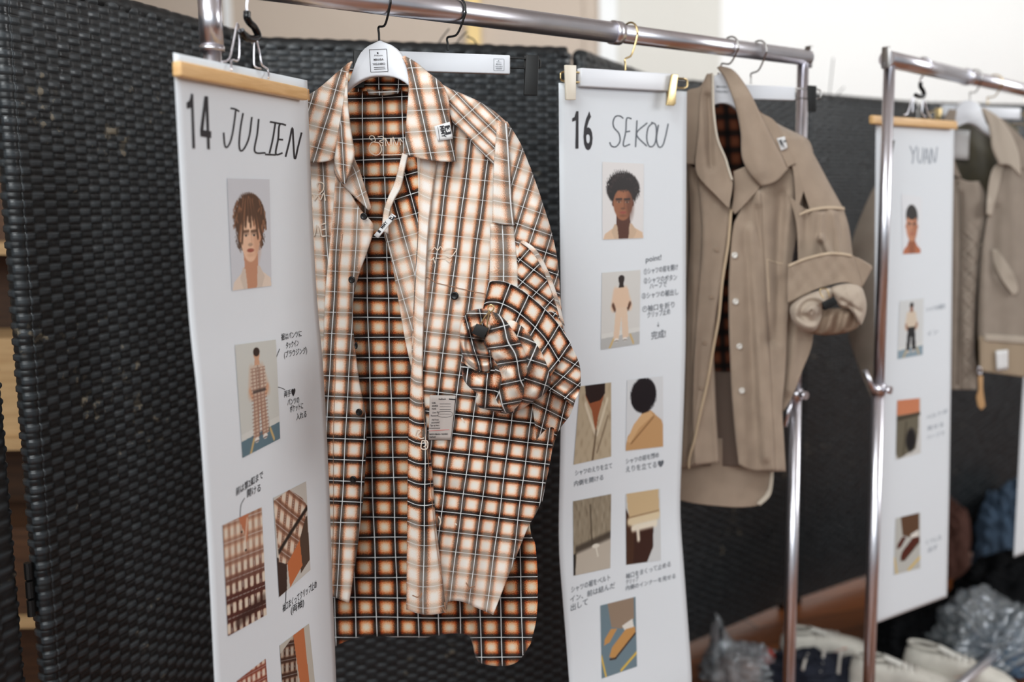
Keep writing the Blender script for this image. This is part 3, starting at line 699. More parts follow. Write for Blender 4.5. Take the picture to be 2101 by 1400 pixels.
def poster(name, label, sh, corners):
    o = thing(name, label, 'paper sheet', tuple(sh.P(*corners[0])), 'printed look sheets'); sheet_mesh('sheet', sh, corners, 'paper', o); return o
def prnt(parent, sh, c, fn, res=2.0, label=None):
    w_ = math.dist(c[0], c[1]); h_ = math.dist(c[0], c[3]); o = quad_on('photo_print', sh.map, c, 'print', parent, .0012, nx=max(8, int(w_ * res / 1.8)), ny=max(8, int(h_ * res / 1.8)), col=fn)
    if label: o['label'] = label
    return o

# --- sheet 14
E14 = [(355, 108), (361, 220), (367, 330), (375, 470), (383, 590), (391, 690), (404, 800), (414, 930), (428, 1150), (440, 1400), (446, 1500)]
o14 = depth_pt(355, 108, 1.18); s14 = Sheet(o14, 16.0, edge_bend(o14, 16.0, E14))
p14 = poster('look_sheet', 'white paper sheet numbered 14 with the handwritten name JULIEN, under a wooden clamp hanger', s14, [(355, 108), (630, 165), .15])
MP = s14.map
def polys_on(name, mapper, polys, material, parent, off=.0009):
    V = []; F = []
    for q in polys:
        F.append(tuple(range(len(V), len(V) + len(q)))); V += q
    V = np.array(V, float); return raw(name, mapper(V[:, 0], V[:, 1], off), F, material, parent, smooth=False)
polys_on('printed_number', MP, [[(391.5, 192), (396.5, 193), (400.5, 305), (395, 305)], [(383, 211), (389, 206), (392, 196), (393.5, 221), (383.5, 223)]], 'ink', p14)
polys_on('printed_number', MP, [[(420, 197), (424.5, 198), (417.5, 268), (411, 266)], [(411, 266), (433.5, 269.5), (433.5, 283.5), (411.5, 280)], [(421.5, 197), (427, 198), (431, 307), (425.5, 306)]], 'ink', p14, .0010)
strokes('handwritten_name', MP, [
    [(473, 222), (483, 224), (491, 229)], [(484, 225), (481, 250), (477, 275), (472, 293), (465, 303), (461, 296), (459, 272)],
    [(499, 232), (494, 260), (491, 290), (492, 306), (496, 310), (504, 300), (512, 278), (517, 240)],
    [(531, 244), (528, 275), (523, 311), (545, 314)], [(554, 250), (576, 254)], [(565, 253), (560, 285), (553, 315)], [(544, 317), (566, 318)],
    [(587, 257), (574, 256), (571, 285), (566, 316), (580, 314)], [(569, 286), (581, 287)],
    [(586, 322), (594, 290), (600, 262), (602, 290), (605, 327), (612, 300), (619, 272)]], 3.6, 'ink', p14)
prnt(p14, s14, [(466, 366), (553, 368), (557, 587), (476, 597)], portrait((232, 190, 160), (196, 142, 112), (84, 58, 42), (226, 208, 192), shaggy=True, bgcol=(206, 208, 214)), label='photo print of a person with shaggy brown hair')
prnt(p14, s14, [(482, 708), (566, 697), (575, 900), (498, 940)], standing((206, 186, 168), (198, 172, 152), (206, 160, 130), (50, 34, 28), True), label='photo print of a person standing in a plaid shirt and trousers')
prnt(p14, s14, [(457, 1078), (537, 1041), (547, 1262), (468, 1306)], ph_plaidchest); prnt(p14, s14, [(561, 1022), (601, 1000), (638, 1180), (572, 1226)] if False else [(561, 1022), (628, 988), (637, 1170), (573, 1226)], ph_sleeve)
prnt(p14, s14, [(486, 1398), (545, 1352), (556, 1480), (495, 1530)], ph_plaidred); prnt(p14, s14, [(574, 1325), (634, 1280), (650, 1440), (586, 1500)], ph_plaidcuffs)
def note(parent, MPf, items, material='ink', bold=.012):
    for s, a, b, u in items: text_on('handwritten_note', MPf, [(s, a, b, u, bold)], material, parent)
note(p14, MP, [('裾はパンツに', (577, 698), (619, 690), (0, -11)), ('タックイン', (587, 715), (613, 709), (0, -11)), ('(ブラウジング)', (583, 734), (630, 724), (0, -11))])
note(p14, MP, [('両手♥', (583, 815), (606, 810), (0, -11)), ('パンツの', (590, 832), (614, 826), (0, -11)), ('ポケットに', (595, 846), (622, 838), (0, -11)), ('入れる', (608, 862), (629, 855), (0, -11))])
note(p14, MP, [('前は第2釦まで', (484, 1017), (540, 980), (0, -13)), ('開ける', (507, 1020), (535, 1007), (0, -13))])
note(p14, MP, [('袖口まくってクリップ止め', (580, 1256), (650, 1205), (0, -13)), ('(両袖)', (597, 1260), (624, 1242), (0, -13))])
for ln_ in [[(574, 716), (562, 745), (543, 783)], [(541, 800), (560, 794), (576, 796), (585, 800)], [(502, 1022), (494, 1040), (493, 1075), (495, 1085)], [(586, 1238), (588, 1200), (593, 1172)]]: strokes('pointer_line', MP, [ln_], 1.3, 'ink', p14)
for ln_ in [[(405, 804), (482, 780)], [(568, 752), (640, 731)]]: strokes('fold_crease', MP, [ln_], 1.0, 'light_ink', p14, .0003)

# --- sheet 16
E16 = [(1146, 170), (1147, 300), (1149, 500), (1152, 740), (1150, 900), (1146, 1080), (1147, 1140), (1157, 1260), (1168, 1400), (1176, 1500)]
o16 = depth_pt(1146, 170, 1.695); s16 = Sheet(o16, 52.0, edge_bend(o16, 52.0, E16))
p16 = poster('look_sheet', 'white paper sheet numbered 16 with the handwritten name SEKOU, clipped to a brass clip hanger', s16, [(1146, 170), (1409, 188), .15])
MP = s16.map
polys_on('printed_number', MP, [[(1182, 228), (1187, 228), (1187, 305), (1180.5, 305)], [(1174, 243), (1179, 240), (1182, 229), (1182, 247), (1174, 250)]], 'ink', p16)
text_on('printed_number', MP, [('6', (1197, 306), (1216, 305), (0, -77), .02)], 'ink', p16)
strokes('handwritten_name', MP, [
    [(1279, 243), (1272, 238), (1263, 239), (1258, 250), (1260, 262), (1270, 274), (1272, 290), (1264, 301), (1255, 300), (1251, 292)],
    [(1296, 244), (1286, 243), (1284, 270), (1279, 299), (1293, 296)], [(1284, 271), (1293, 269)], [(1307, 247), (1304, 302)], [(1328, 252), (1306, 275), (1327, 300)],
    [(1340, 252), (1330, 262), (1327, 285), (1333, 301), (1343, 296), (1347, 275), (1345, 256), (1336, 251)], [(1351, 256), (1347, 285), (1352, 302), (1360, 298), (1366, 278), (1371, 254)]], 2.8, 'grey_ink', p16)
prnt(p16, s16, [(1236, 332), (1321, 336), (1320, 489), (1236, 492)], portrait((150, 96, 66), (84, 46, 32), (28, 20, 20), (216, 186, 158), curly=True, bgcol=(224, 221, 220)), label='photo print of a person with short curly hair')
prnt(p16, s16, [(1235, 560), (1314, 554), (1312, 706), (1233, 718)], standing((222, 192, 166), (222, 196, 172), (90, 56, 40), (40, 28, 26), floor=(184, 184, 182), back=True, wall=(212, 210, 206)), label='photo print of a person seen from behind in pale clothes')
prnt(p16, s16, [(1190, 793), (1254, 785), (1254, 937), (1177, 954)], ph_collar); prnt(p16, s16, [(1287, 780), (1360, 772), (1361, 917), (1284, 926)], ph_back, label='photo print of the back of a head above a tan collar')
prnt(p16, s16, [(1176, 1029), (1254, 1014), (1252, 1166), (1177, 1182)], ph_waist); prnt(p16, s16, [(1284, 1014), (1354, 1003), (1356, 1150), (1285, 1160)], ph_cuff)
prnt(p16, s16, [(1232, 1243), (1304, 1225), (1307, 1368), (1235, 1393)], ph_shoes((150, 130, 112), (196, 146, 88)), label='photo print of tan shoes')
note(p16, MP, [('point!', (1325, 538), (1357, 533), (0, -11)), ('①シャツの前を開け', (1321, 563), (1391, 553), (0, -10)), ('②シャツのボタン', (1321, 582), (1389, 574), (0, -10)), ('ハーフで', (1333, 593), (1368, 588), (0, -10)),
               ('③シャツの裾出し', (1317, 613), (1392, 604), (0, -10)), ('④袖口を折り', (1318, 640), (1384, 630), (0, -10)), ('クリップ止め', (1328, 652), (1375, 644), (0, -10)), ('↓', (1348, 672), (1353, 671), (0, -10)), ('完成!', (1336, 696), (1366, 691), (0, -13))], 'grey_ink')
note(p16, MP, [('シャツのえりを立て', (1180, 976), (1256, 960), (0, -9)), ('内側を開ける', (1178, 998), (1238, 984), (0, -9)), ('シャツの前を閉め', (1284, 952), (1352, 938), (0, -9)), ('えりを立てる♥', (1284, 969), (1362, 956), (0, -10)),
               ('シャツの裾をベルト', (1172, 1216), (1252, 1190), (0, -10)), ('イン、前は結んだ', (1170, 1236), (1262, 1206), (0, -10)), ('出して', (1171, 1254), (1206, 1240), (0, -11)), ('袖口をまくって止める', (1284, 1188), (1376, 1162), (0, -9)), ('クリップ', (1284, 1200), (1310, 1192), (0, -8)), ('内側のインナーを見せる', (1284, 1212), (1386, 1186), (0, -8))], 'grey_ink')

# --- sheet 17
E17 = [(1797, 240), (1795, 500), (1794, 800), (1792, 1050), (1789, 1283)]
o17 = depth_pt(1797, 240, 2.20); s17 = Sheet(o17, 56.5, edge_bend(o17, 56.5, E17))
zb17 = float(s17.P(1789, 1283)[2])
p17 = poster('look_sheet', 'white paper sheet with the handwritten name YUAN, hanging behind the post of the second rack', s17, [(1797, 240), (1958, 250), zb17])
MP = s17.map
text_on('printed_number', MP, [('17', (1808, 348), (1836, 346), (0, -58), .04)], 'ink', p17)
strokes('handwritten_name', MP, [[(1867, 300), (1874, 318), (1872, 336)], [(1881, 300), (1873, 318)], [(1884, 304), (1883, 325), (1888, 335), (1893, 322), (1894, 303)], [(1896, 336), (1901, 304), (1906, 336)], [(1897, 324), (1905, 324)], [(1909, 336), (1911, 304), (1918, 334), (1923, 302)]], 2.4, 'light_ink', p17)
prnt(p17, s17, [(1850, 398), (1892, 404), (1889, 520), (1852, 522)], portrait((196, 136, 104), (150, 86, 56), (34, 26, 24), (186, 110, 74), big=1.25, bgcol=(226, 228, 232)), label='photo print of a person with close-cropped dark hair')
prnt(p17, s17, [(1846, 618), (1895, 612), (1893, 728), (1842, 737)], standing((216, 200, 180), (34, 34, 36), (150, 100, 76), (30, 24, 22), floor=(140, 160, 172), wall=(214, 216, 216)), label='photo print of a person standing in black trousers')
prnt(p17, s17, [(1841, 822), (1889, 817), (1889, 930), (1838, 944)], ph_trousers)
prnt(p17, s17, [(1838, 1064), (1888, 1052), (1888, 1166), (1834, 1180)], ph_shoes((96, 70, 52), (84, 40, 30), (190, 190, 184)))
note(p17, MP, [('シャツの裾を', (1900, 640), (1940, 632), (0, -8)), ('イン', (1902, 690), (1925, 684), (0, -8)), ('ベルトは', (1900, 862), (1944, 846), (0, -7)), ('見せる', (1902, 884), (1936, 874), (0, -7)), ('ハーフで', (1902, 902), (1938, 892), (0, -7)), ('くつした', (1900, 1118), (1932, 1106), (0, -8)), ('出す', (1904, 1134), (1924, 1126), (0, -8))], 'light_ink')

# ================================================================== the plaid shirt
hk = rail_pt(785)
FS = Frame(hk + np.array([0, .02, 0]), 103)
shirt = thing('shirt', 'oversized orange, white and black plaid flannel shirt hanging open on a white hanger', 'shirt', tuple(FS.P(790, 1300, 0)))
PI_ = 'plaid_flannel_inside'; PF = 'plaid_flannel'
def clipf(v, a=0., b=1.): return np.clip(v, a, b)
# back (its inside shows between the fronts)
def d_back(X, Y):
    w = -.042 + .006 * sines(X, Y, 21, 5, 110, 900) + .020 * clipf((X - 960) / 140) ** 2
    w = w + .012 * clipf((Y - 1180) / 150) * np.sin((X - 640) / 62.) - .006 * clipf((Y - 1200) / 150)
    return w - .012 * fold(X, Y, 968, 1340, 950, 1180, 14)
patch('back_panel', FS, [(520, 240), (520, 800), (530, 1340)], [(985, 238), (1060, 480), (1090, 760), (1086, 1060), (1098, 1120), (1103, 1200), (1100, 1270), (1088, 1322)], d_back, PI_, shirt, 110, 120,
      T=[(520, 240), (600, 214), (712, 176), (775, 170), (842, 176), (920, 205), (985, 238)],
      B=[(530, 1340), (600, 1346), (670, 1334), (715, 1314), (760, 1306), (860, 1309), (925, 1300), (960, 1304), (970, 1322), (976, 1348), (990, 1362), (1030, 1367), (1062, 1358), (1088, 1322)],
      uv=('A', 743, 201, .028, .0, 42.6, 41.0), fade=lambda X, Y: (0 * X, .22 * clipf(1.3 - Y / 900) + 0 * X), edge=(0, -.01))
patch('back_yoke', FS, [(700, 172), (702, 260), (708, 362)], [(846, 172), (850, 260), (862, 362)], lambda X, Y: d_back(X, Y) + .003 + 0 * X, PI_, shirt, 30, 40, uv=('A', 743, 201, .02, -.035, 41.5, 42.6), fade=(0, .25))
def d_neck(X, Y): return -.030 + .01 * ((X - 775) / 70) ** 2
patch('collar_stand', FS, [(712, 142), (714, 170), (718, 190)], [(840, 140), (838, 166), (836, 188)], d_neck, PI_, shirt, 30, 12, T=[(712, 142), (745, 136), (775, 134), (808, 135), (840, 140)], B=[(718, 190), (760, 186), (800, 184), (836, 188)], uv=('A', 735, 172, .0, .02, 42, 30), fade=(0, 0))
patch('hanging_loop', FS, [(752, 183), (757, 194)], [(824, 180), (816, 192)], lambda X, Y: -.024 + 0 * X, PF, shirt, 10, 6, T=[(752, 183), (788, 187), (824, 180)], B=[(757, 194), (787, 196), (816, 192)], uv=('A', 778, 188, 0, 0, 40, 60), fade=(.4, .3))
# left front
def d_left(X, Y): return .004 + .005 * sines(X, Y, 31, 5, 70, 700) - .010 * clipf((662 - X) / 50) + .006 * clipf((Y - 900) / 300) * np.sin((X - 600) / 26.)
patch('left_front_panel', FS, [(500, 250), (500, 800), (520, 1200)], [(706, 250), (700, 340), (684, 450), (672, 600), (666, 760), (658, 900), (660, 1216)], d_left, PF, shirt, 60, 100,
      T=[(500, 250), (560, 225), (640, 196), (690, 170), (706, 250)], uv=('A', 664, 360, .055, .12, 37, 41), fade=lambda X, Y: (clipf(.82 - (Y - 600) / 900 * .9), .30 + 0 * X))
def d_lp(X, Y): return .012 + .004 * sines(X, Y, 32, 4, 80, 600) + .004 * clipf((Y - 700) / 500) * np.sin((X - 650) / 22.)
LPL = [(690, 335), (682, 450), (668, 600), (662, 760), (652, 900), (654, 1050), (659, 1214)]
LPR = [(704, 372), (738, 428), (764, 458), (766, 476), (752, 520), (736, 565), (725, 610), (724, 660), (729, 720), (738, 790), (750, 850), (751, 920), (746, 1010), (736, 1100), (727, 1170), (716, 1238)]
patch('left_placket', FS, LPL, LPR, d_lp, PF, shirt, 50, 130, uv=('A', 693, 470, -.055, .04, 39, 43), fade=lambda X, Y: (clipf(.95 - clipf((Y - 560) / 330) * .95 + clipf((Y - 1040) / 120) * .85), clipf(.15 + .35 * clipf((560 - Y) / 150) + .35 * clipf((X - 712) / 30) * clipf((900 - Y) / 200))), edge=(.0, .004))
# right front
def d_right(X, Y):
    w = .004 + .0055 * sines(X, Y, 41, 5, 80, 800) + .0015 * sines(X, Y, 43, 6, 40, 60) - .030 * clipf((X - 1040) / 110) ** 2
    w = w + .010 * fold(X, Y, 1000, 880, 960, 1200, 26) + .008 * fold(X, Y, 1075, 900, 1040, 1180, 20) - .007 * fold(X, Y, 925, 700, 900, 1000, 18) - .010 * fold(X, Y, 935, 1010, 925, 1235, 20) + .004 * fold(X, Y, 960, 420, 950, 660, 22)
    return w
patch('right_front_panel', FS, [(846, 205), (856, 330), (858, 450), (850, 600), (846, 700), (842, 800), (838, 900), (836, 1050), (836, 1248)],
      [(1036, 262), (1052, 400), (1060, 470), (1070, 560), (1108, 690), (1142, 800), (1136, 890), (1126, 960), (1106, 1040), (1082, 1085), (1052, 1160), (1012, 1262)], d_right, PF, shirt, 110, 150,
      T=[(846, 205), (880, 180), (925, 196), (985, 222), (1036, 262)], B=[(836, 1248), (866, 1258), (912, 1255), (918, 1236), (945, 1234), (975, 1246), (1012, 1262)],
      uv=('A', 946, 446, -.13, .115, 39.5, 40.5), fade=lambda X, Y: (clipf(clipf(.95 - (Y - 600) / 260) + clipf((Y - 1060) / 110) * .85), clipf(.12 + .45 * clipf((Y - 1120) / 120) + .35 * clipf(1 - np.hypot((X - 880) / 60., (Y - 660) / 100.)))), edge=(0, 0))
def d_rp(X, Y): return .012 + .002 * sines(X, Y, 42, 4, 60, 500) + .007 * np.cos((X - 868) / 30. - (Y - 900) / 900.) * clipf((Y - 650) / 400)
patch('right_placket', FS, [(862, 318), (860, 450), (852, 600), (848, 700), (842, 800), (838, 900), (836, 1050), (834, 1251)],
      [(897, 330), (880, 460), (872, 600), (868, 700), (868, 800), (878, 900), (886, 960), (893, 1060), (904, 1160), (915, 1257)], d_rp, PF, shirt, 36, 130,
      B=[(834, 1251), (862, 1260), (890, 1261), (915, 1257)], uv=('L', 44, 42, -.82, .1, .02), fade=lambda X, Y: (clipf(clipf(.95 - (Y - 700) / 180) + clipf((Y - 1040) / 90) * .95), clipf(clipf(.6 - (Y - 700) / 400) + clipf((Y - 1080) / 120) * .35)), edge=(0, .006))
# turned-out facing beside the opening, and the rolled front edge
def d_fac(X, Y): return -.004 - .00012 * (X - 850) * -1 + .002 * sines(X, Y, 51, 4, 50, 400)
patch('front_facing', FS, [(832, 322), (815, 380), (798, 430), (788, 478), (800, 520), (815, 600), (832, 700), (846, 762)], [(868, 322), (868, 450), (860, 600), (852, 762)], d_fac, PI_, shirt, 40, 90,
      uv=('A', 832, 360, .27, -.30, 36, 42), fade=lambda X, Y: (clipf((Y - 400) / 60) * .85, clipf((Y - 440) / 80) * .6))
patch('rolled_edge', FS, [(826, 314), (818, 345), (810, 375), (798, 402), (788, 432), (783, 474)], [(838, 316), (830, 350), (823, 385), (808, 412), (799, 440), (797, 480)], lambda X, Y: .010 + 0 * X, PF, shirt, 12, 40, uv=('L', 60, 70, .3, .3, 0), fade=(1, .8), edge=(.006, .006))
# neckband flap on the left
patch('neckband_flap', FS, [(688, 322), (686, 352), (700, 376), (724, 400), (757, 432)], [(724, 312), (730, 332), (738, 350), (750, 388), (762, 428)], lambda X, Y: .020 + 0 * X, PF, shirt, 24, 40, uv=('R', 46, 44, .2, .1, .2), fade=(.95, .6), edge=(.004, .002))
# collar leaves
def d_cl(X, Y): return .034 - .00016 * (712 - X) + .0035 * sines(X, Y, 61, 4, 70, 200) - .014 * clipf((170 - Y) / 60)
patch('collar_leaf', FS, [(716, 130), (690, 152), (655, 182), (600, 222), (590, 270), (588, 333)], [(722, 126), (715, 145), (711, 185), (703, 240), (697, 285), (690, 324)], d_cl, PF, shirt, 50, 60,
      B=[(588, 333), (640, 334), (672, 331), (690, 324)], uv=('A', 678, 224, -.31, .27, 43, 43), fade=lambda X, Y: (.80 + 0 * X, .28 + 0 * X), edge=(.004, .003), th=.0025)
patch('collar_inner_leaf', FS, [(712, 150), (707, 200), (698, 255), (690, 305), (688, 340), (705, 378)], [(714, 150), (712, 190), (716, 240), (723, 290), (727, 318), (708, 378)], lambda X, Y: .040 + .001 * sines(X, Y, 62, 4, 50, 100), PF, shirt, 24, 60, uv=('A', 700, 250, .06, .2, 30, 43), fade=(.85, .25), edge=(.004, .004), th=.002)
def d_cr(X, Y): return .036 + .00010 * (X - 835) * 0 - .00022 * clipf(X - 890, 0, 99) + .0035 * sines(X, Y, 63, 4, 70, 200) - .018 * clipf((190 - Y) / 70)
patch('collar_leaf', FS, [(826, 116), (836, 140), (840, 175), (836, 235), (832, 285), (829, 316)], [(830, 116), (854, 130), (878, 150), (905, 172), (919, 203), (922, 245), (929, 292), (935, 332)], d_cr, PF, shirt, 50, 60,
      B=[(829, 316), (862, 325), (900, 331), (935, 332)], uv=('A', 874, 270, .225, -.05, 44, 44), fade=lambda X, Y: (.82 + 0 * X, .22 + 0 * X), edge=(.004, .006), th=.0025)
# shoulder, sleeve and tab on the right
def d_sh(X, Y): return .012 - .00035 * clipf((X * .45 - Y) - 215, 0, 99) + .002 * sines(X, Y, 71, 4, 60, 200)
def d_yk(X, Y):
    e = np.interp(X, [900, 925, 955, 985, 1015, 1040], [170, 183, 196, 210, 230, 252]); q = clipf((Y - e) / 28.); return .016 + .0015 * sines(X, Y, 71, 4, 60, 200) - .024 * (1 - np.sqrt(1 - (1 - q) ** 2 + 1e-6))
patch('shoulder_yoke', FS, [(900, 170), (914, 205), (928, 250)], [(1040, 252), (1028, 296), (1014, 340)], d_yk, PF, shirt, 50, 30,
      T=[(900, 170), (925, 183), (955, 196), (985, 210), (1015, 230), (1040, 252)], B=[(928, 250), (955, 276), (985, 310), (1014, 340)], uv=('A', 936, 192, 1.0, -.9, 33, 62), fade=(.80, .30))
def d_sl(X, Y):
    e = np.interp(Y, [250, 300, 370, 430, 480, 540, 620, 700], [1042, 1070, 1097, 1117, 1132, 1144, 1150, 1158]); q = clipf((e - X) / 45.)
    return -.026 + .040 * np.sqrt(1 - (1 - q) ** 2 + 1e-6) + .0045 * sines(X, Y, 72, 4, 50, 160) + .005 * fold(X, Y, 1105, 430, 1090, 600, 14)
patch('sleeve', FS, [(1030, 250), (1042, 330), (1050, 420), (1056, 480), (1062, 560), (1066, 700)], [(1040, 250), (1070, 300), (1097, 370), (1117, 430), (1132, 480), (1144, 540), (1149, 610), (1158, 700)], d_sl, PF, shirt, 60, 90,
      uv=('A', 1071, 310, -.30, .36, 37, 38), fade=lambda X, Y: (clipf(.75 - (Y - 430) / 120), .22 + 0 * X))
patch('sleeve_tab', FS, [(1022, 247), (1018, 290), (1014, 340), (1012, 400), (1011, 457)], [(1040, 254), (1043, 290), (1046, 350), (1050, 410), (1056, 463)], lambda X, Y: .021 + .0012 * sines(X, Y, 73, 3, 40, 100), PF, shirt, 20, 50,
      B=[(1011, 457), (1034, 461), (1056, 463)], uv=('R', 58, 43, .05, .2, 0), fade=(.8, .4), th=.002, edge=(.002, .002))
patch('sleeve_panel', FS, [(1006, 460), (1006, 520), (1004, 590)], [(1056, 462), (1062, 520), (1068, 592)], lambda X, Y: .014 + .002 * sines(X, Y, 74, 3, 40, 100), PF, shirt, 30, 30, uv=('A', 1030, 480, .03, .03, 60, 44), fade=(.85, .35), edge=(.004, .004))
patch('sleeve_seam', FS, [(1067, 497), (1090, 516), (1112, 552), (1134, 606), (1150, 660)], [(1073, 493), (1098, 511), (1121, 549), (1142, 604), (1158, 668)], lambda X, Y: d_sl(X, Y) + .004, PF, shirt, 8, 50, uv=('L', 60, 50, .3, .2, 0), fade=(.6, .7), edge=(.003, .003))
patch('lower_sleeve', FS, [(1066, 500), (1062, 560), (1066, 640), (1086, 700)], [(1072, 500), (1096, 520), (1122, 575), (1154, 668)], lambda X, Y: d_sl(X, Y) + .003, PF, shirt, 40, 50, uv=('A', 1100, 600, -.95, .75, 48, 42), fade=(.05, .12))
def d_el(X, Y): return .018 + .018 * np.sqrt(clipf(1 - ((X - 1130) / 64.) ** 2, 0.02, 1)) - .010 * fold(X, Y, 1120, 778, 1180, 806, 9) + .004 * fold(X, Y, 1150, 740, 1160, 790, 14)
patch('elbow', FS, [(1100, 640), (1096, 700), (1100, 760), (1112, 800)], [(1140, 640), (1168, 702), (1186, 740), (1191, 770), (1188, 806), (1172, 832)], d_el, PF, shirt, 40, 60,
      B=[(1112, 800), (1140, 806), (1156, 818), (1172, 832)], uv=('A', 1150, 730, -.95, .6, 46, 40), fade=(.1, .12))
patch('under_sleeve', FS, [(1080, 770), (1092, 830), (1100, 900), (1106, 990)], [(1186, 800), (1170, 850), (1140, 900), (1112, 1030)], lambda X, Y: -.010 + .012 * np.sin((X - 1090) / 16. + (Y - 800) / 60.) * clipf((Y - 760) / 60), PF, shirt, 50, 60, uv=('A', 1120, 840, -.25, .5, 38, 42), fade=(.15, .1))
# cuff band round the rolled sleeve
def d_cu(X, Y): return .044 + .014 * clipf(1 - ((X - 1060) / 95.) ** 2)
patch('cuff_band', FS, [(1003, 580), (998, 605), (990, 640)], [(1172, 705), (1150, 740), (1118, 790)], d_cu, PF, shirt, 90, 40,
      T=[(1003, 580), (1012, 576), (1035, 578), (1064, 591), (1092, 611), (1118, 634), (1142, 660), (1172, 705)], B=[(990, 640), (1015, 650), (1045, 668), (1075, 700), (1100, 742), (1118, 790)],
      uv=('T', 44, 44, -.05, 0, .12), fade=(.0, .05), th=.002)
# the bunched, rolled sleeve end
bun = lambda nm, ol, base, h, uv, **k: dome(nm, FS, ol, base, h, PF, shirt, uv, **k)
bun('rolled_sleeve', [(1031, 648), (1062, 650), (1095, 690), (1115, 724), (1128, 758), (1130, 784), (1120, 806), (1094, 824), (1066, 842), (1038, 849), (1000, 838), (990, 800), (1000, 740), (1010, 690)], .046, .026, (1090, 740, -.35, .30, 46, 42), fade=(.05, .05), warp=.25,
    fn=lambda X, Y: .010 * fold(X, Y, 1075, 690, 1112, 800, 12) - .012 * fold(X, Y, 1060, 690, 1095, 790, 9) + .008 * fold(X, Y, 1095, 740, 1060, 830, 10) + .006 * sines(X, Y, 81, 5, 60, 60), c=(1070, 750))
bun('rolled_sleeve_tail', [(946, 742), (960, 752), (985, 764), (1006, 762), (1016, 740), (1030, 770), (1036, 810), (1030, 846), (1005, 842), (982, 836), (976, 822), (979, 808), (962, 794), (950, 776)], .052, .020, (1000, 800, -.12, .10, 44, 40), fade=(.0, .05), warp=.3,
    fn=lambda X, Y: -.012 * fold(X, Y, 948, 752, 990, 772, 7) + .008 * fold(X, Y, 995, 770, 978, 826, 8) - .008 * fold(X, Y, 1012, 770, 1024, 838, 7) + .005 * sines(X, Y, 82, 5, 50, 50))
bun('rolled_sleeve_front', [(1003, 640), (1016, 640), (1034, 652), (1056, 680), (1074, 712), (1084, 745), (1082, 790), (1070, 828), (1044, 848), (1030, 838), (1022, 812), (1028, 780), (1020, 752), (1008, 732), (1000, 716), (993, 706), (994, 694), (1002, 676)], .062, .026, (1046, 706, .36, -.18, 60, 40), fade=(.05, .05), warp=.22,
    fn=lambda X, Y: .010 * fold(X, Y, 1030, 680, 1060, 800, 13) - .012 * fold(X, Y, 1020, 740, 1052, 752, 7) - .010 * fold(X, Y, 1036, 770, 1030, 830, 7) + .006 * sines(X, Y, 83, 5, 50, 60), c=(1044, 742))
def spiral(X, Y):
    r = np.hypot((X - 988), (Y - 702) * .92); a = np.arctan2(Y - 702, X - 988); return .012 * np.sin(r / 3.6 + a * 1.0) - .045 * np.exp(-(r / 17) ** 2)
bun('sleeve_roll_end', [(1010, 642), (1000, 634), (982, 634), (961, 640), (949, 658), (944, 680), (945, 716), (954, 740), (972, 756), (998, 764), (1012, 752), (1012, 728), (1004, 706), (1004, 680), (1012, 660)], .056, .022, (966, 690, .25, .12, 30, 42), fade=(.15, .0), warp=.35, rings=34, n=110, fn=spiral, power=3., c=(988, 704))

# buttons
def button(fr, x, y, w, r_mm, m_, parent, squash=1.):
    c = fr.P(x, y, w); n = fr.n; h = fr.h * squash; mb = MB(); z = np.array([0, 0, 1.]); prof = [(1, 0), (1, .7), (.86, 1), (.62, .75), (0, .7)]; N = 20; V = []
    for rr, hh in prof[:-1]:
        for k in range(N): V.append(c + (h * math.cos(2 * math.pi * k / N) + z * math.sin(2 * math.pi * k / N)) * rr * r_mm + n * hh * .0022)
    V.append(c + n * .0015); F = []
    for a in range(3): F += [(a * N + k, a * N + (k + 1) % N, (a + 1) * N + (k + 1) % N, (a + 1) * N + k) for k in range(N)]
    F += [(3 * N + k, 3 * N + (k + 1) % N, 4 * N) for k in range(N)]
    return MB().add(V, F).build('button', m_, parent, True)
for x, y, sq in ((747, 444, 1), (722, 574, .95), (731, 709, .45), (737, 846, .95), (725, 984, 1)): button(FS, x, y, .022, .0055, 'button', shirt, sq)
button(FS, 933, 607, .013, .0062, 'button', shirt)
# chest pocket edge and stitching
FSm = lambda dfn, off0=0.: (lambda X, Y, off=0.: FS.P(X, Y, dfn(np.asarray(X, float), np.asarray(Y, float)) + off0 + off))
strokes('pocket_stitching', FSm(d_right), [[(868, 800), (866, 690), (870, 577), (900, 582), (960, 596), (1000, 604)]], 1.6, mat('stitch_brown', hexc(150, 110, 84), .9), shirt, .0022)
for nm, pts in (('placket_stitching', [(703, 480), (692, 600), (688, 760), (684, 900), (684, 1060), (680, 1215)]), ('placket_stitching', [(866, 820), (874, 900), (884, 1000), (893, 1100), (904, 1180)])):
    strokes(nm, FSm(lambda X, Y: np.where(X < 800, d_lp(X, Y), d_rp(X, Y))), [pts], 1.1, 'stitch_brown', shirt, .0012)
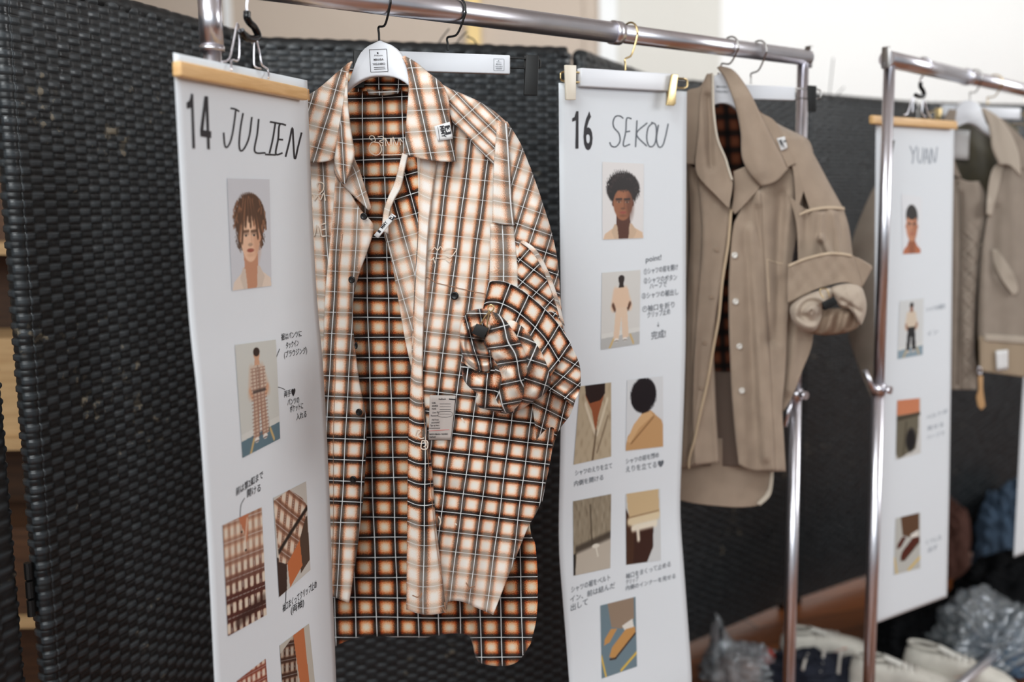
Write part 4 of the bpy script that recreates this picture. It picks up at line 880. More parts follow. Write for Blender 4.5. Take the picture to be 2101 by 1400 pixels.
# thread embroidery (loose outlined lettering)
TH = 2.3
strokes('embroidery', FSm(d_back, .003), [[(764, 288), (758, 284), (760, 279), (767, 280), (770, 290), (762, 293), (757, 306), (764, 316), (775, 318), (783, 308), (778, 294), (768, 292)],
    [(775, 281), (785, 280), (787, 286), (778, 290), (786, 294), (784, 300)], [(792, 300), (790, 283), (799, 299), (802, 282), (804, 298)], [(808, 300), (806, 281), (814, 298), (818, 284)], [(822, 298), (820, 284), (826, 292)], [(782, 318), (800, 318), (824, 317)]], TH * .8, 'thread', shirt)
strokes('embroidery', FSm(d_left, .002), [[(655, 392), (650, 380), (655, 374), (664, 378), (663, 390), (656, 398)], [(636, 414), (634, 402), (640, 398), (646, 404), (644, 412), (652, 402), (658, 410), (664, 396), (668, 412)], [(640, 424), (634, 432), (638, 440)]], TH, 'thread', shirt)
strokes('embroidery', FSm(d_left, .002), [[(634, 486), (636, 466), (644, 484), (650, 462), (656, 484)], [(658, 462), (660, 484), (670, 484)], [(660, 472), (668, 470)], [(659, 461), (669, 458)]], TH, 'thread', shirt)
strokes('embroidery', FSm(d_right, .002), [[(884, 510), (876, 516), (875, 530), (884, 534), (891, 528)], [(886, 514), (892, 508), (898, 514), (904, 506), (910, 514), (918, 510), (936, 511), (932, 520), (924, 528), (914, 524)], [(893, 530), (914, 530)], [(889, 530), (893, 541)], [(914, 532), (922, 538), (926, 531)]], TH * .8, 'thread', shirt)
strokes('embroidery', FSm(d_rp, .002), [[(852, 893), (856, 882), (863, 884), (857, 892), (862, 900), (870, 899)], [(866, 904), (864, 920), (876, 921), (877, 906), (866, 904)], [(869, 908), (873, 907), (874, 914), (869, 917)]], TH, 'thread', shirt)
# tears and loose threads at the hem
for pts in ([(846, 1222), (858, 1226), (866, 1216), (862, 1228)], [(908, 1246), (914, 1258), (912, 1236)], [(956, 1196), (962, 1208), (956, 1216), (966, 1206), (974, 1204)]):
    strokes('loose_thread', FSm(d_rp, .012), [pts], 2.2, 'stitch_brown', shirt)
for pts in ([(900, 1060), (904, 1070), (902, 1078)], [(934, 1074), (937, 1078)], [(947, 858), (952, 866)]): strokes('paint_fleck', FSm(d_right, .002), [pts], 3., 'thread', shirt)

# woven labels
lab = quad_on('collar_label', FSm(d_cr, .003), [(891, 259), (923, 250), (929, 285), (898, 290)], 'label_cloth', shirt, .0, th=.0006); lab['label'] = 'white woven collar label printed MMY 3'
t1 = text_on('label_print', FSm(d_cr, .004), [('MMY', (902, 259), (907, 283), (9, -1.6), .02)], 'ink', lab, .0002)
quad_on('label_block', FSm(d_cr, .0039), [(911.5, 259), (922.5, 256.5), (926, 274), (915, 277)], 'ink', lab, .0)
text_on('label_digit', FSm(d_cr, .0045), [('3', (914.5, 263), (916.5, 272), (8.5, -1.8), .03)], 'label_cloth', lab, .0002)
strokes('label_rule', FSm(d_cr, .004), [[(898, 260), (902, 288)]], .8, 'ink', lab, .0002)
fn_in = lambda X, Y: .027 + 0 * X
lb2 = quad_on('placket_label', FSm(fn_in), [(804, 438), (813, 444), (776, 489), (767, 483)], 'label_cloth', shirt, .0, th=.0006); lb2['label'] = 'small white label on the placket printed 1 MMY 3'
text_on('label_print', FSm(fn_in), [('1', (779, 479), (782, 475), (-5.5, -4), .02), ('MMY', (785, 470), (796, 457), (-5.5, -4), .02)], 'ink', lb2, .0008)
quad_on('label_block', FSm(fn_in), [(803, 440), (811, 446), (805, 453), (797, 448)], 'ink', lb2, .0008)
text_on('label_digit', FSm(fn_in), [('3', (803, 450), (808, 444), (-5, -3.5), .03)], 'label_cloth', lb2, .0012)
lb3 = quad_on('care_label', FSm(d_right, .006), [(882, 811), (935, 812), (925, 903), (879, 903)], 'label_paper', shirt, .0, n=12, th=.0006); lb3['label'] = 'grey printed form label with name and address lines'
FL = FSm(d_right, .0068)
def lt(s_, x0, y, x1, h_=5., b_=.02): return (s_, (x0, y), (x1, y - .4), (0, -h_), b_)
text_on('label_print', FL, [lt('Nailhack', 900, 821, 915, 3.4), lt('NAME:', 886, 829, 894, 3.4), lt('ADDRESS:', 886, 835, 899, 3.4), lt('PHONE:', 886, 841, 895, 3.4), lt('User ID', 887, 848.5, 900, 3.6, .01), lt('Password', 884, 855, 899, 3.6, .01), lt('Haf lives', 886, 863.5, 900, 3.6, .01),
    lt('account?', 885, 869, 902, 3.8, .01), lt('Sign up here', 883, 875, 901, 3.8, .01), lt('MAISON MIHARA YASUHIRO', 881, 893, 919, 3.4), lt('Nailhack', 881, 898.5, 894, 3.4)], 'ink', lb3, .0)
strokes('label_rule', FL, [[(902, 829), (925, 829)], [(902, 834.8), (925, 834.8)], [(902, 840.6), (925, 840.6)], [(901, 845), (925, 845), (925, 855), (900, 855), (901, 845)], [(901, 850), (925, 850)]], .6, 'ink', lb3, .0)
strokes('label_rule', FL, [[(880, 879), (903, 879)]], .9, 'ink', lb3, .0); strokes('label_rule', FL, [[(880, 884.5), (922, 882)]], 1.1, 'red_ink', lb3, .0); quad_on('label_mark', FL, [(921, 818), (935, 819), (934, 821.5), (921, 820.5)], 'ink', lb3, .0)

# binder clip
def binder_clip(label, fr, c, w, loop, size=.012):
    P = [fr.P(x, y, w) for x, y in c]; bc = thing('binder_clip', label, 'binder clip', tuple(P[3]), 'black binder clips')
    apex = [(P[0] + P[1]) / 2, ]; mb = MB(); n = fr.n
    a, b, d, e = P; mb.prism([a, b, d, e], n * .0012); mb.prism([e, d, d - n * .012, e - n * .012], (a - e) * .06); mb.prism([a, b, d - n * .012, e - n * .012], -n * .0008)
    mb.build('body', 'black_metal', bc, False, .0003)
    L = [fr.P(x, y, w + .003) for x, y in loop]; tube('handle', L, .0010, 'brass', bc, 8); return bc
binder_clip('black binder clip pinching the rolled sleeve of the plaid shirt', FS, [(978, 664), (1003, 674), (992, 695), (968, 684)], .094, [(986, 666), (994, 652), (1003, 640), (1001, 632), (1004, 627), (1009, 626), (1013, 630), (1012, 636), (1005, 642), (1001, 656), (999, 672)])

# ================================================================== hangers
def hook_pts(rp, D, r, base, side):
    """hook wire over the rail: starts at base, climbs the viewer's side and curls over the rail"""
    n = np.cross(D, [0, 0, 1.]); n = n / np.linalg.norm(n) * side; z = np.array([0, 0, 1.]); pts = [base]
    pts += [base + z * .010, base + z * .020, base * .45 + (rp + n * r * .9 - z * .018) * .55 + z * .002]
    for a in np.linspace(-20, 200, 12): pts.append(rp + n * r * math.cos(R_(a)) + z * (r * math.sin(R_(a)) + .0005))
    return pts
def hanger_hook(parent, rp, D, base, m_, rw=.0017, side=1, r=.0200):
    return tube('hook', hook_pts(rp, D, r, np.array(base), side), rw, m_, parent, 10)
hg = thing('coat_hanger', 'white plastic shoulder hanger with a printed panel, holding the plaid shirt', 'hanger', tuple(FS.P(778, 150, 0)), 'white shoulder hangers')
flat_shape('body', FS, [(778, 82), (770, 86), (752, 95), (738, 109), (728, 130), (720, 152), (712, 172), (690, 190), (640, 216), (560, 250), (562, 262), (650, 232), (700, 196), (712, 184), (735, 168), (758, 158), (780, 156), (805, 158), (825, 166), (840, 178), (880, 205), (980, 246), (984, 234), (890, 190), (846, 166), (838, 152), (832, 130), (818, 106), (800, 91), (786, 86)], .008, .014, 'white_plastic', hg, .0035, 90)
hanger_hook(hg, rail_pt(787), RD, FS.P(778, 84, 0), 'black_metal')
FH = lambda X, Y, off=0.: FS.P(X, Y, .0083 + off)
def brand_panel(parent, MPx, o_, e1, e2, label=None, wd_=.9, big=True):
    """o_: top-left pixel; e1, e2: pixel vectors of the width and height"""
    q = lambda a, b: (o_[0] + e1[0] * a + e2[0] * b, o_[1] + e1[1] * a + e2[1] * b)
    s_ = strokes('label_frame', MPx, [[q(0, 0), q(.5, 0), q(1, 0)], [q(1, 0), q(1, .5), q(1, 1)], [q(1, 1), q(.5, 1), q(0, 1)], [q(0, 1), q(0, .5), q(0, 0)], [q(.2, .80), q(.84, .80)], [q(.2, .88), q(.86, .88)] if big else [q(.2, .86), q(.8, .86)]], wd_, 'ink' if big else 'grey_ink', parent)
    u = lambda k: (-e2[0] * k, -e2[1] * k)
    text_on('label_print', MPx, [('Maison', q(.28, .30), q(.74, .30), u(.075), .0), ('♥', q(.42, .20), q(.52, .20), u(.06), 0), ('MIHARA', q(.22, .50), q(.78, .50), u(.10), .012), ('YASUHIRO', q(.13, .70), q(.86, .70), u(.10), .012)], 'ink' if big else 'grey_ink', parent)
brand_panel(hg, FH, (757.5, 102), (35.5, -1.5), (3, 46))

def clip_hanger(label, fr, bar, w, hookpx, hookbase, D, rp, m_hook, m_clip, clips, wire, m_bar='white_plastic', panel=None, group='white clip hangers'):
    """bar: pixel corners tl,tr,br,bl of the bar; clips: pixel quads; wire: pixel ends of the sliding wire"""
    h = thing('clip_hanger', label, 'hanger', tuple(fr.P(bar[0][0], bar[0][1], w)), group)
    flat_shape('bar', fr, bar, w, .012, m_bar, h, .002)
    hanger_hook(h, rp, D, fr.P(hookbase[0], hookbase[1], w - .006), m_hook)
    MB().tube([fr.P(wire[0][0], wire[0][1], w - .006), fr.P(wire[1][0], wire[1][1], w - .006)], .0016, 10, False).build('wire', m_hook, h, True)
    MB().tube([fr.P(wire[0][0], wire[0][1] + 20, w - .006), fr.P(wire[1][0], wire[1][1] + 20, w - .006)], .0016, 10, False).build('wire', m_hook, h, True)
    for x, y0, y1, sgn in ((wire[0][0], wire[0][1], wire[0][1] + 20, -1), (wire[1][0], wire[1][1], wire[1][1] + 20, 1)):
        tube('wire_end', [fr.P(x, y0, w - .006), fr.P(x + sgn * 7, y0 + 3, w - .006), fr.P(x + sgn * 8, (y0 + y1) / 2, w - .006), fr.P(x + sgn * 7, y1 - 3, w - .006), fr.P(x, y1, w - .006)], .0016, m_hook, h, 8)
    for c_ in clips:
        k = flat_shape('clip', fr, c_[0], w + .008, .005, c_[1] if len(c_) > 1 else m_clip, h, .001)
        x = [p[0] for p in c_[0]]; y = [p[1] for p in c_[0]]
        q = flat_shape('clip_back', fr, [(min(x) + 1, min(y) + 2), (max(x) - 3, min(y) + 2), (max(x) - 5, max(y) - 3), (min(x) + 1, max(y) - 3)], w - .009, .004, c_[1] if len(c_) > 1 else m_clip, h, .001)
        MB().tube([fr.P(sum(x) / 4 - 4, sum(y) / 4 - 8, w - .002), fr.P(sum(x) / 4 + 4, sum(y) / 4 - 8, w - .002)], .005, 10, False).build('clip_spring', m_hook, h, True)
    if panel: panel(h)
    return h
F2 = Frame(rail_pt(928) + np.array([.0, .012, 0]), 79)
clip_hanger('white bar hanger with black clips, behind the plaid shirt collar', F2, [(752, 102), (1047, 113), (1047, 152), (752, 143)], 0., None, (919, 104), RD, rail_pt(940), 'black_metal', 'black_metal',
            [([(1080, 112), (1106, 114), (1103, 196), (1075, 195)],), ([(726, 103), (748, 103), (748, 180), (724, 180)],)], [(738, 108), (1100, 121)], panel=lambda h: brand_panel(h, lambda X, Y, off=0.: F2.P(X, Y, .0003 + off), (1013, 120.5), (21, .6), (0, 24), wd_=.6, big=False))
for o_ in [o for o in COL.objects if o.name.startswith('clip_hanger')]: pass
F16 = Frame(s16.o + s16.n * .004, 52)
clip_hanger('white bar hanger with brass clips holding the sheet numbered 16', F16, [(1193, 139), (1378, 151), (1378, 187), (1193, 177)], .008, None, (1283, 145), RD, rail_pt(1292), 'brass', 'brass',
            [([(1161, 133), (1183, 134), (1182, 205), (1163, 205)], 'cream_enamel'), ([(1380, 152), (1392, 153), (1384, 217), (1369, 216)], 'brass')], [(1158, 147), (1402, 161)], group='white clip hangers')
F4 = Frame(rail_pt(1552) + np.array([0, .03, 0]), 82)
clip_hanger('white bar hanger with black clips, behind the beige shirt jacket', F4, [(1490, 172), (1632, 178), (1632, 206), (1490, 202)], 0., None, (1541, 172), RD, rail_pt(1556), 'chrome_dull', 'black_metal',
            [([(1658, 175), (1676, 176), (1675, 230), (1659, 229)],), ([(1462, 172), (1476, 172), (1476, 220), (1462, 220)],)], [(1470, 178), (1676, 183)])

# wooden clamp hangers
def clamp_hanger(label, sh, bar, wires, hook, tip, m_tip, rp, D, th=.012):
    h = thing('clamp_hanger', label, 'hanger', tuple(sh.P(*bar[0])), 'wooden clamp hangers')
    f = Frame(sh.o, sh.az)
    flat_shape('wooden_bar', f, bar, .014, .0125, 'hanger_wood', h, .003); b2 = [(x + 3, y + 1) for x, y in bar]
    flat_shape('wooden_bar', f, b2, -.004, .010, 'hanger_wood', h, .002)
    for wpts in wires: tube('wire', [f.P(x, y, ww) for x, y, ww in wpts], .0013, 'chrome', h, 8, k=6)
    tube('hook', hook(f), .0019, 'chrome', h, 10); tube('hook_sleeve', tip(f), .0048, 'black_rubber', h, 14)
    return h
rp14 = rail_pt(512)
clamp_hanger('light wooden clamp hanger holding the sheet numbered 14', s14, [(371, 124), (632, 181), (634, 206), (372, 157)],
    [[(455, 127, .004), (470, 121, .004), (478, 90, .002), (485, 55, .0), (487, 49, -.002), (490, 60, -.004), (490, 120, -.006), (478, 123, -.003), (474, 127, .004), (475, 144, .010)],
     [(521, 85, .0), (521, 130, .0), (526, 138, .002), (535, 141, -.004)], [(527, 83, .003), (533, 110, .003), (537, 132, .004), (548, 141, .004), (551, 150, .006), (551, 160, .010)]],
    lambda f: [rp14 + np.array([0, 0, .0]) + np.cross(RD, [0, 0, 1.]) * (0.0200 * math.cos(R_(a))) + np.array([0, 0, 0.0200 * math.sin(R_(a))]) for a in range(190, -30, -20)] + [f.P(510, -6, .0), f.P(506, 10, 0), f.P(507, 28, 0)],
    lambda f: [f.P(507, 24, 0), f.P(507, 36, 0), f.P(512, 46, 0), f.P(521, 55, 0), f.P(528, 68, .0), f.P(529, 76, .0), f.P(520, 80, .0), f.P(506, 78, .0), f.P(498, 70, .0), f.P(494, 62, .0)], 'black_rubber', rp14, RD)
rp17 = rail2_pt(1893)
N2 = np.cross(R2D, [0, 0, 1.])
clamp_hanger('light wooden clamp hanger on the second rack, holding the sheet with the name YUAN', s17, [(1792, 236), (1962, 248), (1962, 265), (1792, 254)],
    [[(1854, 236, 0), (1862, 232, 0), (1870, 206, 0), (1874, 200, 0), (1872, 232, 0)], [(1894, 204, 0), (1892, 232, 0), (1900, 240, 0)], [(1896, 204, 0), (1904, 232, 0), (1912, 242, 0)]],
    lambda f: [rp17 + N2 * (0.0200 * math.cos(R_(a))) + np.array([0, 0, 0.0200 * math.sin(R_(a))]) for a in range(190, -30, -20)] + [f.P(1890, 160, 0), f.P(1889, 170, 0)],
    lambda f: [f.P(1889, 169, 0), f.P(1889, 178, 0), f.P(1895, 188, 0), f.P(1895, 197, 0), f.P(1886, 198, 0), f.P(1878, 195, 0)], 'black_rubber', rp17, R2D)

# ================================================================== the beige shirt jacket
hk2 = rail_pt(1495)
FJ = Frame(hk2 + np.array([0, .035, 0]), 84)
jk = thing('shirt_jacket', 'beige brushed twill shirt jacket with white snap buttons, hanging beside the sheet numbered 16', 'jacket', tuple(FJ.P(1490, 950, 0)))
BT = 'beige_twill'
def jp(name, L, R, dep, m_=BT, nu=40, nv=70, **k): return patch(name, FJ, L, R, dep, m_, jk, nu, nv, **k)
k0 = lambda v, a=.003, sx=60, sy=300, sd=5: (lambda X, Y: v + a * sines(X, Y, sd, 5, sx, sy))
def jb(X, Y): return -.040 + .004 * sines(X, Y, 101, 5, 120, 600)
jp('back_lining', [(1395, 210), (1392, 500), (1390, 760)], [(1600, 270), (1600, 500), (1602, 765)], jb, 'dark_plaid_lining', 60, 60, T=[(1395, 215), (1440, 190), (1476, 186), (1520, 190), (1600, 262)], uv=('A', 1490, 240, .05, -.02, 30, 34), fade=(0, 0))
jp('lower_lining', [(1388, 750), (1386, 955)], [(1602, 755), (1600, 958)], lambda X, Y: jb(X, Y) - .002 + .004 * np.sin(X / 14.), 'brown_lining')
def jt(X, Y): return -.046 + .006 * np.sin((X - 1380) / 34.) * clipf((Y - 900) / 100)
jp('back_tail', [(1376, 900), (1376, 1022)], [(1588, 900), (1587, 960), (1582, 1000), (1560, 1036)], jt, B=[(1376, 1022), (1430, 1034), (1500, 1041), (1540, 1040), (1560, 1036)])
jp('tail_binding', [(1580, 955), (1579, 985), (1572, 1012), (1552, 1034)], [(1587, 955), (1586, 990), (1580, 1018), (1560, 1038)], lambda X, Y: jt(X, Y) + .005, mat('binding', hexc(206, 196, 180), .8), 6, 20)
tube('hanging_loop', [FJ.P(1474, 150, -.02), FJ.P(1478, 158, -.024), FJ.P(1480, 172, -.03)], .002, 'brown_lining', jk, 8)
def jl(X, Y): return .002 + .0025 * sines(X, Y, 121, 6, 50, 60) + .006 * sines(X, Y, 103, 5, 50, 500) + .008 * fold(X, Y, 1425, 560, 1420, 950, 12) - .008 * fold(X, Y, 1416, 400, 1410, 960, 8)
jp('left_side', [(1378, 330), (1376, 960)], [(1412, 330), (1412, 960)], lambda X, Y: -.022 + .006 * np.sin(X / 7. + Y / 200.), nu=16)
jp('left_front', [(1412, 335), (1416, 480), (1408, 640), (1404, 800), (1394, 962)], [(1494, 395), (1500, 425), (1497, 470), (1490, 520), (1480, 580), (1471, 640), (1464, 710), (1466, 770), (1470, 860), (1476, 949)], jl, nu=50, nv=90, edge=(.01, .004))
jp('left_placket', [(1430, 352), (1440, 480), (1430, 640), (1422, 760), (1420, 860), (1424, 955)], [(1493, 405), (1499, 430), (1495, 480), (1488, 530), (1478, 590), (1468, 650), (1461, 715), (1464, 780), (1468, 860), (1474, 950)], lambda X, Y: jl(X, Y) + .006, nu=30, nv=90, edge=(.004, .004), th=.002)
tube('zip_tape', [FJ.P(x, y, w) for x, y, w in ((1500, 430, .016), (1494, 500, .016), (1482, 578, .018), (1475, 650, .018), (1465, 707, .02), (1456, 760, .02), (1449, 796, .02), (1436, 850, .022), (1424, 905, .022), (1414, 940, .022), (1413, 962, .022))], .0028, mat('zip_tape', hexc(190, 168, 140), .8), jk, 8)
def jr(X, Y):
    w = .006 + .006 * sines(X, Y, 104, 5, 60, 600) + .0025 * sines(X, Y, 120, 6, 50, 60) + .010 * fold(X, Y, 1560, 400, 1592, 960, 16) - .008 * fold(X, Y, 1540, 380, 1548, 960, 16)
    w = w + .012 * fold(X, Y, 1540, 470, 1570, 940, 9) - .010 * fold(X, Y, 1554, 430, 1580, 700, 8) - .011 * fold(X, Y, 1604, 400, 1592, 700, 12) + .006 * fold(X, Y, 1622, 400, 1604, 560, 12) - .03 * clipf((X - 1600) / 50.) ** 2 * clipf((Y - 300) / 200); return w
jp('right_front', [(1528, 320), (1530, 385), (1514, 438), (1503, 470), (1497, 540), (1495, 620), (1497, 707), (1501, 800), (1507, 880), (1515, 952)], [(1640, 300), (1648, 420), (1636, 480), (1622, 560), (1616, 650), (1611, 760), (1605, 835), (1608, 900), (1612, 968)], jr, nu=70, nv=110,
   T=[(1528, 320), (1560, 290), (1600, 270), (1640, 300)], B=[(1515, 952), (1535, 964), (1570, 968), (1612, 968)])
jp('right_placket', [(1534, 380), (1516, 437), (1504, 470), (1498, 540), (1496, 620), (1498, 707), (1502, 800), (1508, 880), (1516, 954)], [(1560, 392), (1562, 440), (1566, 520), (1572, 620), (1578, 720), (1582, 800), (1586, 880), (1590, 966)], lambda X, Y: jr(X, Y) + .005, nu=30, nv=90, edge=(.003, .003), th=.002,
   B=[(1516, 954), (1545, 966), (1590, 967)])
jp('lapel_underside', [(1505, 352), (1506, 380), (1504, 410), (1501, 430)], [(1545, 335), (1562, 352), (1558, 385), (1508, 440)], lambda X, Y: .016 + 0 * X, nu=20, nv=30)
strokes('pocket_seam', lambda X, Y, off=0.: FJ.P(X, Y, jr(X, Y) + off), [[(1574, 532), (1590, 538), (1606, 541)], [(1574, 532), (1578, 620)]], 2.0, mat('twill_seam', hexc(196, 176, 152), .9), jk, .002)
def js(X, Y):
    e = np.interp(Y, [235, 262, 285, 340, 385, 425, 470, 525], [1560, 1610, 1656, 1682, 1706, 1729, 1742, 1749]); q = clipf((e - X) / 60.)
    return -.030 + .050 * np.sqrt(1 - (1 - q) ** 2 + 1e-6) + .002 * sines(X, Y, 105, 4, 50, 100)
jp('shoulder', [(1545, 215), (1590, 280), (1625, 340), (1634, 440)], [(1560, 234), (1610, 262), (1656, 285), (1668, 310)], js, nu=40, nv=50, B=[(1634, 440), (1652, 380), (1668, 310)])
jp('upper_sleeve', [(1628, 320), (1645, 380), (1662, 432)], [(1650, 281), (1682, 340), (1706, 385), (1730, 428)], js, nu=50, nv=40, B=[(1662, 432), (1700, 427), (1730, 428)])
def jg(X, Y): return js(X, Y) - .002 + .009 * np.sin((X - 1662) / 5.2) * clipf(1.2 - (Y - 428) / 110.) * .55 + .012 * fold(X, Y, 1686, 440, 1684, 490, 7) + .014 * fold(X, Y, 1684, 488, 1704, 526, 6) + .011 * fold(X, Y, 1712, 440, 1724, 530, 7)
jp('gathered_sleeve', [(1618, 400), (1634, 460), (1638, 545)], [(1730, 428), (1742, 470), (1750, 532)], jg, nu=80, nv=50, T=[(1618, 400), (1645, 424), (1664, 430), (1700, 426), (1730, 428)])
jp('sleeve_seam', [(1640, 438), (1640, 443)], [(1732, 425), (1733, 431)], lambda X, Y: js(X, Y) + .004, 'twill_seam', 30, 5, T=[(1640, 438), (1664, 428), (1700, 423), (1732, 425)], B=[(1640, 443), (1664, 434), (1700, 429), (1733, 431)])
jp('underarm', [(1612, 560), (1612, 700), (1606, 842)], [(1660, 560), (1668, 690), (1646, 760), (1626, 812), (1607, 845)], lambda X, Y: -.024 + .010 * fold(X, Y, 1640, 640, 1618, 800, 12), nu=40, nv=50)
jp('armhole', [(1600, 320), (1604, 400), (1612, 470)], [(1655, 330), (1668, 400), (1680, 470)], lambda X, Y: -.034 + 0 * X, nu=16, nv=16)
def jc(X, Y): return .030 + .020 * np.sqrt(clipf(1 - ((X - 1700) / 92.) ** 2, .02, 1)) + .003 * sines(X, Y, 106, 4, 40, 40)
jp('rolled_cuff', [(1617, 546), (1616, 580), (1616, 622)], [(1748, 524), (1760, 556), (1768, 590)], jc, nu=60, nv=24, T=[(1617, 546), (1654, 530), (1696, 520), (1725, 520), (1748, 524)], B=[(1616, 622), (1664, 598), (1707, 584), (1737, 580), (1768, 590)], th=.003)
jp('cuff_placket', [(1744, 522), (1752, 545), (1764, 586)], [(1760, 530), (1787, 546), (1786, 556), (1768, 588)], lambda X, Y: .040 + 0 * X, nu=20, nv=20, th=.003, edge=(0, .004))
jp('cuff_edge', [(1617, 543), (1617, 549)], [(1748, 522), (1748, 528)], lambda X, Y: jc(X, Y) + .003, 'twill_seam', 30, 4, T=[(1617, 543), (1654, 528), (1696, 518), (1725, 518), (1748, 522)], B=[(1617, 549), (1654, 534), (1696, 524), (1725, 524), (1748, 528)])
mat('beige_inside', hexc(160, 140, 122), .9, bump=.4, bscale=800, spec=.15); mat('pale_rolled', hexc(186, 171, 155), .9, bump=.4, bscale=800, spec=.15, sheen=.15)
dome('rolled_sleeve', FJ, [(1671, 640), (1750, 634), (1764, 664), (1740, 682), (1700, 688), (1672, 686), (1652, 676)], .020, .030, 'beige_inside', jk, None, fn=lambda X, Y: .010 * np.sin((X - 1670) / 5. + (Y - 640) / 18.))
dome('rolled_sleeve', FJ, [(1621, 632), (1643, 611), (1675, 597), (1706, 590), (1710, 606), (1694, 622), (1688, 636), (1686, 655), (1672, 680), (1648, 680), (1628, 662)], .044, .030, 'pale_rolled', jk, None, fn=lambda X, Y: .008 * np.sin(np.hypot(X - 1665, Y - 640) / 4.2) - .008 * fold(X, Y, 1640, 650, 1680, 648, 6))
dome('rolled_sleeve', FJ, [(1705, 590), (1739, 581), (1766, 588), (1776, 612), (1778, 632), (1774, 652), (1765, 668), (1754, 650), (1740, 634), (1724, 630), (1712, 612)], .046, .032, 'pale_rolled', jk, None, fn=lambda X, Y: .006 * sines(X, Y, 107, 5, 30, 30) - .008 * fold(X, Y, 1728, 618, 1764, 640, 5))
binder_clip('black binder clip pinching the rolled sleeve of the beige jacket', FJ, [(1686, 621), (1711, 609), (1719, 622), (1693, 637)], .096, [(1690, 612), (1684, 604), (1682, 596), (1688, 592), (1696, 594), (1700, 602), (1702, 610)])
def jcl(X, Y): return .026 - .0001 * clipf(1470 - X, 0, 100) - .02 * clipf((190 - Y) / 60) + .002 * sines(X, Y, 108, 4, 50, 100)
jp('collar_leaf', [(1450, 152), (1436, 178), (1412, 186), (1398, 210), (1394, 335)], [(1458, 152), (1450, 200), (1444, 260), (1436, 310), (1430, 338)], jcl, nu=36, nv=50, th=.003)
jp('collar_band', [(1452, 152), (1438, 190), (1434, 260), (1427, 345), (1446, 378), (1468, 400), (1494, 427)], [(1462, 150), (1464, 190), (1466, 240), (1473, 292), (1490, 330), (1503, 372), (1496, 426)], lambda X, Y: .032 + .004 * sines(X, Y, 109, 4, 40, 120) - .012 * fold(X, Y, 1452, 200, 1458, 340, 9), nu=36, nv=60, th=.0025)
tube('collar_piping', [FJ.P(x, y, .037) for x, y in ((1462, 152), (1463, 200), (1465, 235), (1472, 285), (1488, 325), (1494, 345), (1502, 370))], .0024, 'binding', jk, 8)
def jcr(X, Y): return .034 - .016 * clipf((200 - Y) / 60) - .0002 * clipf(X - 1560, 0, 90) + .003 * sines(X, Y, 110, 4, 60, 160) + .006 * fold(X, Y, 1512, 200, 1560, 350, 16)
jp('collar_leaf', [(1472, 138), (1488, 160), (1504, 200), (1514, 235), (1521, 275), (1523, 322), (1538, 354), (1563, 382)], [(1476, 136), (1505, 146), (1534, 184), (1559, 234), (1584, 284), (1602, 318), (1617, 346)], jcr, nu=44, nv=70, B=[(1563, 382), (1592, 372), (1617, 346)], th=.003, edge=(.004, .004))
jp('collar_backing', [(1555, 226), (1580, 274), (1604, 318), (1616, 344)], [(1562, 232), (1592, 252), (1620, 308), (1632, 336)], lambda X, Y: .022 + 0 * X, nu=20, nv=40, B=[(1616, 344), (1632, 336)], th=.002)
q_ = quad_on('collar_label', lambda X, Y, off=0.: FJ.P(X, Y, .0265 + off), [(1594, 284), (1610, 280), (1616, 304), (1603, 310)], 'label_cloth', jk, .0, th=.0006)
text_on('label_print', lambda X, Y, off=0.: FJ.P(X, Y, .0275 + off), [('MMY', (1597, 288), (1604, 304), (7, -2), .02), ('3', (1607, 288), (1609, 293), (5, -2), .03)], 'ink', q_, 0)
for x, y in ((1507, 524), (1509, 619), (1517, 711), (1522, 802)): button(FJ, x, y, float(jr(np.array(x * 1.), np.array(y * 1.))) + .008, .0062, 'snap', jk)
for x, y in ((1470, 512), (1459, 609), (1446, 703), (1439, 796)): button(FJ, x, y, float(jl(np.array(x * 1.), np.array(y * 1.))) + .009, .0042, 'beige_inside', jk)
h2 = thing('coat_hanger', 'white plastic shoulder hanger holding the beige shirt jacket', 'hanger', tuple(FJ.P(1480, 200, 0)), 'white shoulder hangers')
flat_shape('body', FJ, [(1480, 150), (1468, 156), (1455, 172), (1446, 200), (1430, 225), (1400, 250), (1402, 262), (1440, 240), (1462, 218), (1480, 212), (1500, 216), (1525, 236), (1560, 262), (1600, 290), (1604, 280), (1560, 248), (1526, 215), (1510, 180), (1495, 158)], .0, .014, 'white_plastic', h2, .003, 70)
hanger_hook(h2, rail_pt(1498), RD, FJ.P(1481, 152, -.005), 'chrome_dull')
text_on('label_print', lambda X, Y, off=0.: FJ.P(X, Y, .0005 + off), [('MIHARA', (1470, 180), (1492, 181), (0, -5), .01), ('YASUHIRO', (1468, 190), (1495, 191), (0, -5), .01)], 'grey_ink', h2, 0)

# ================================================================== the taupe jacket on the second rack
hk3 = rail2_pt(2000)
FT = Frame(hk3 + np.array([0, .03, 0]), 78)
tj = thing('blouson_jacket', 'taupe zip jacket with olive lining at the right edge, beside the YUAN sheet', 'jacket', tuple(FT.P(2030, 790, 0)))
TT = 'taupe_twill'
def tp(name, L, R, dep, m_=TT, nu=36, nv=60, **k): return patch(name, FT, L, R, dep, m_, tj, nu, nv, **k)
tp('lining', [(1925, 262), (1925, 500), (1925, 790)], [(2090, 262), (2090, 500), (2090, 740)], lambda X, Y: -.050 + .006 * sines(X, Y, 201, 5, 60, 160), 'olive_lining', T=[(1925, 262), (1960, 240), (1985, 236), (2015, 240), (2090, 290)])
quad_on('neck_label', lambda X, Y, off=0.: FT.P(X, Y, -.030 + off), [(1958, 266), (1990, 268), (1987, 328), (1956, 326)], 'label_cloth', tj, .0, th=.0006)
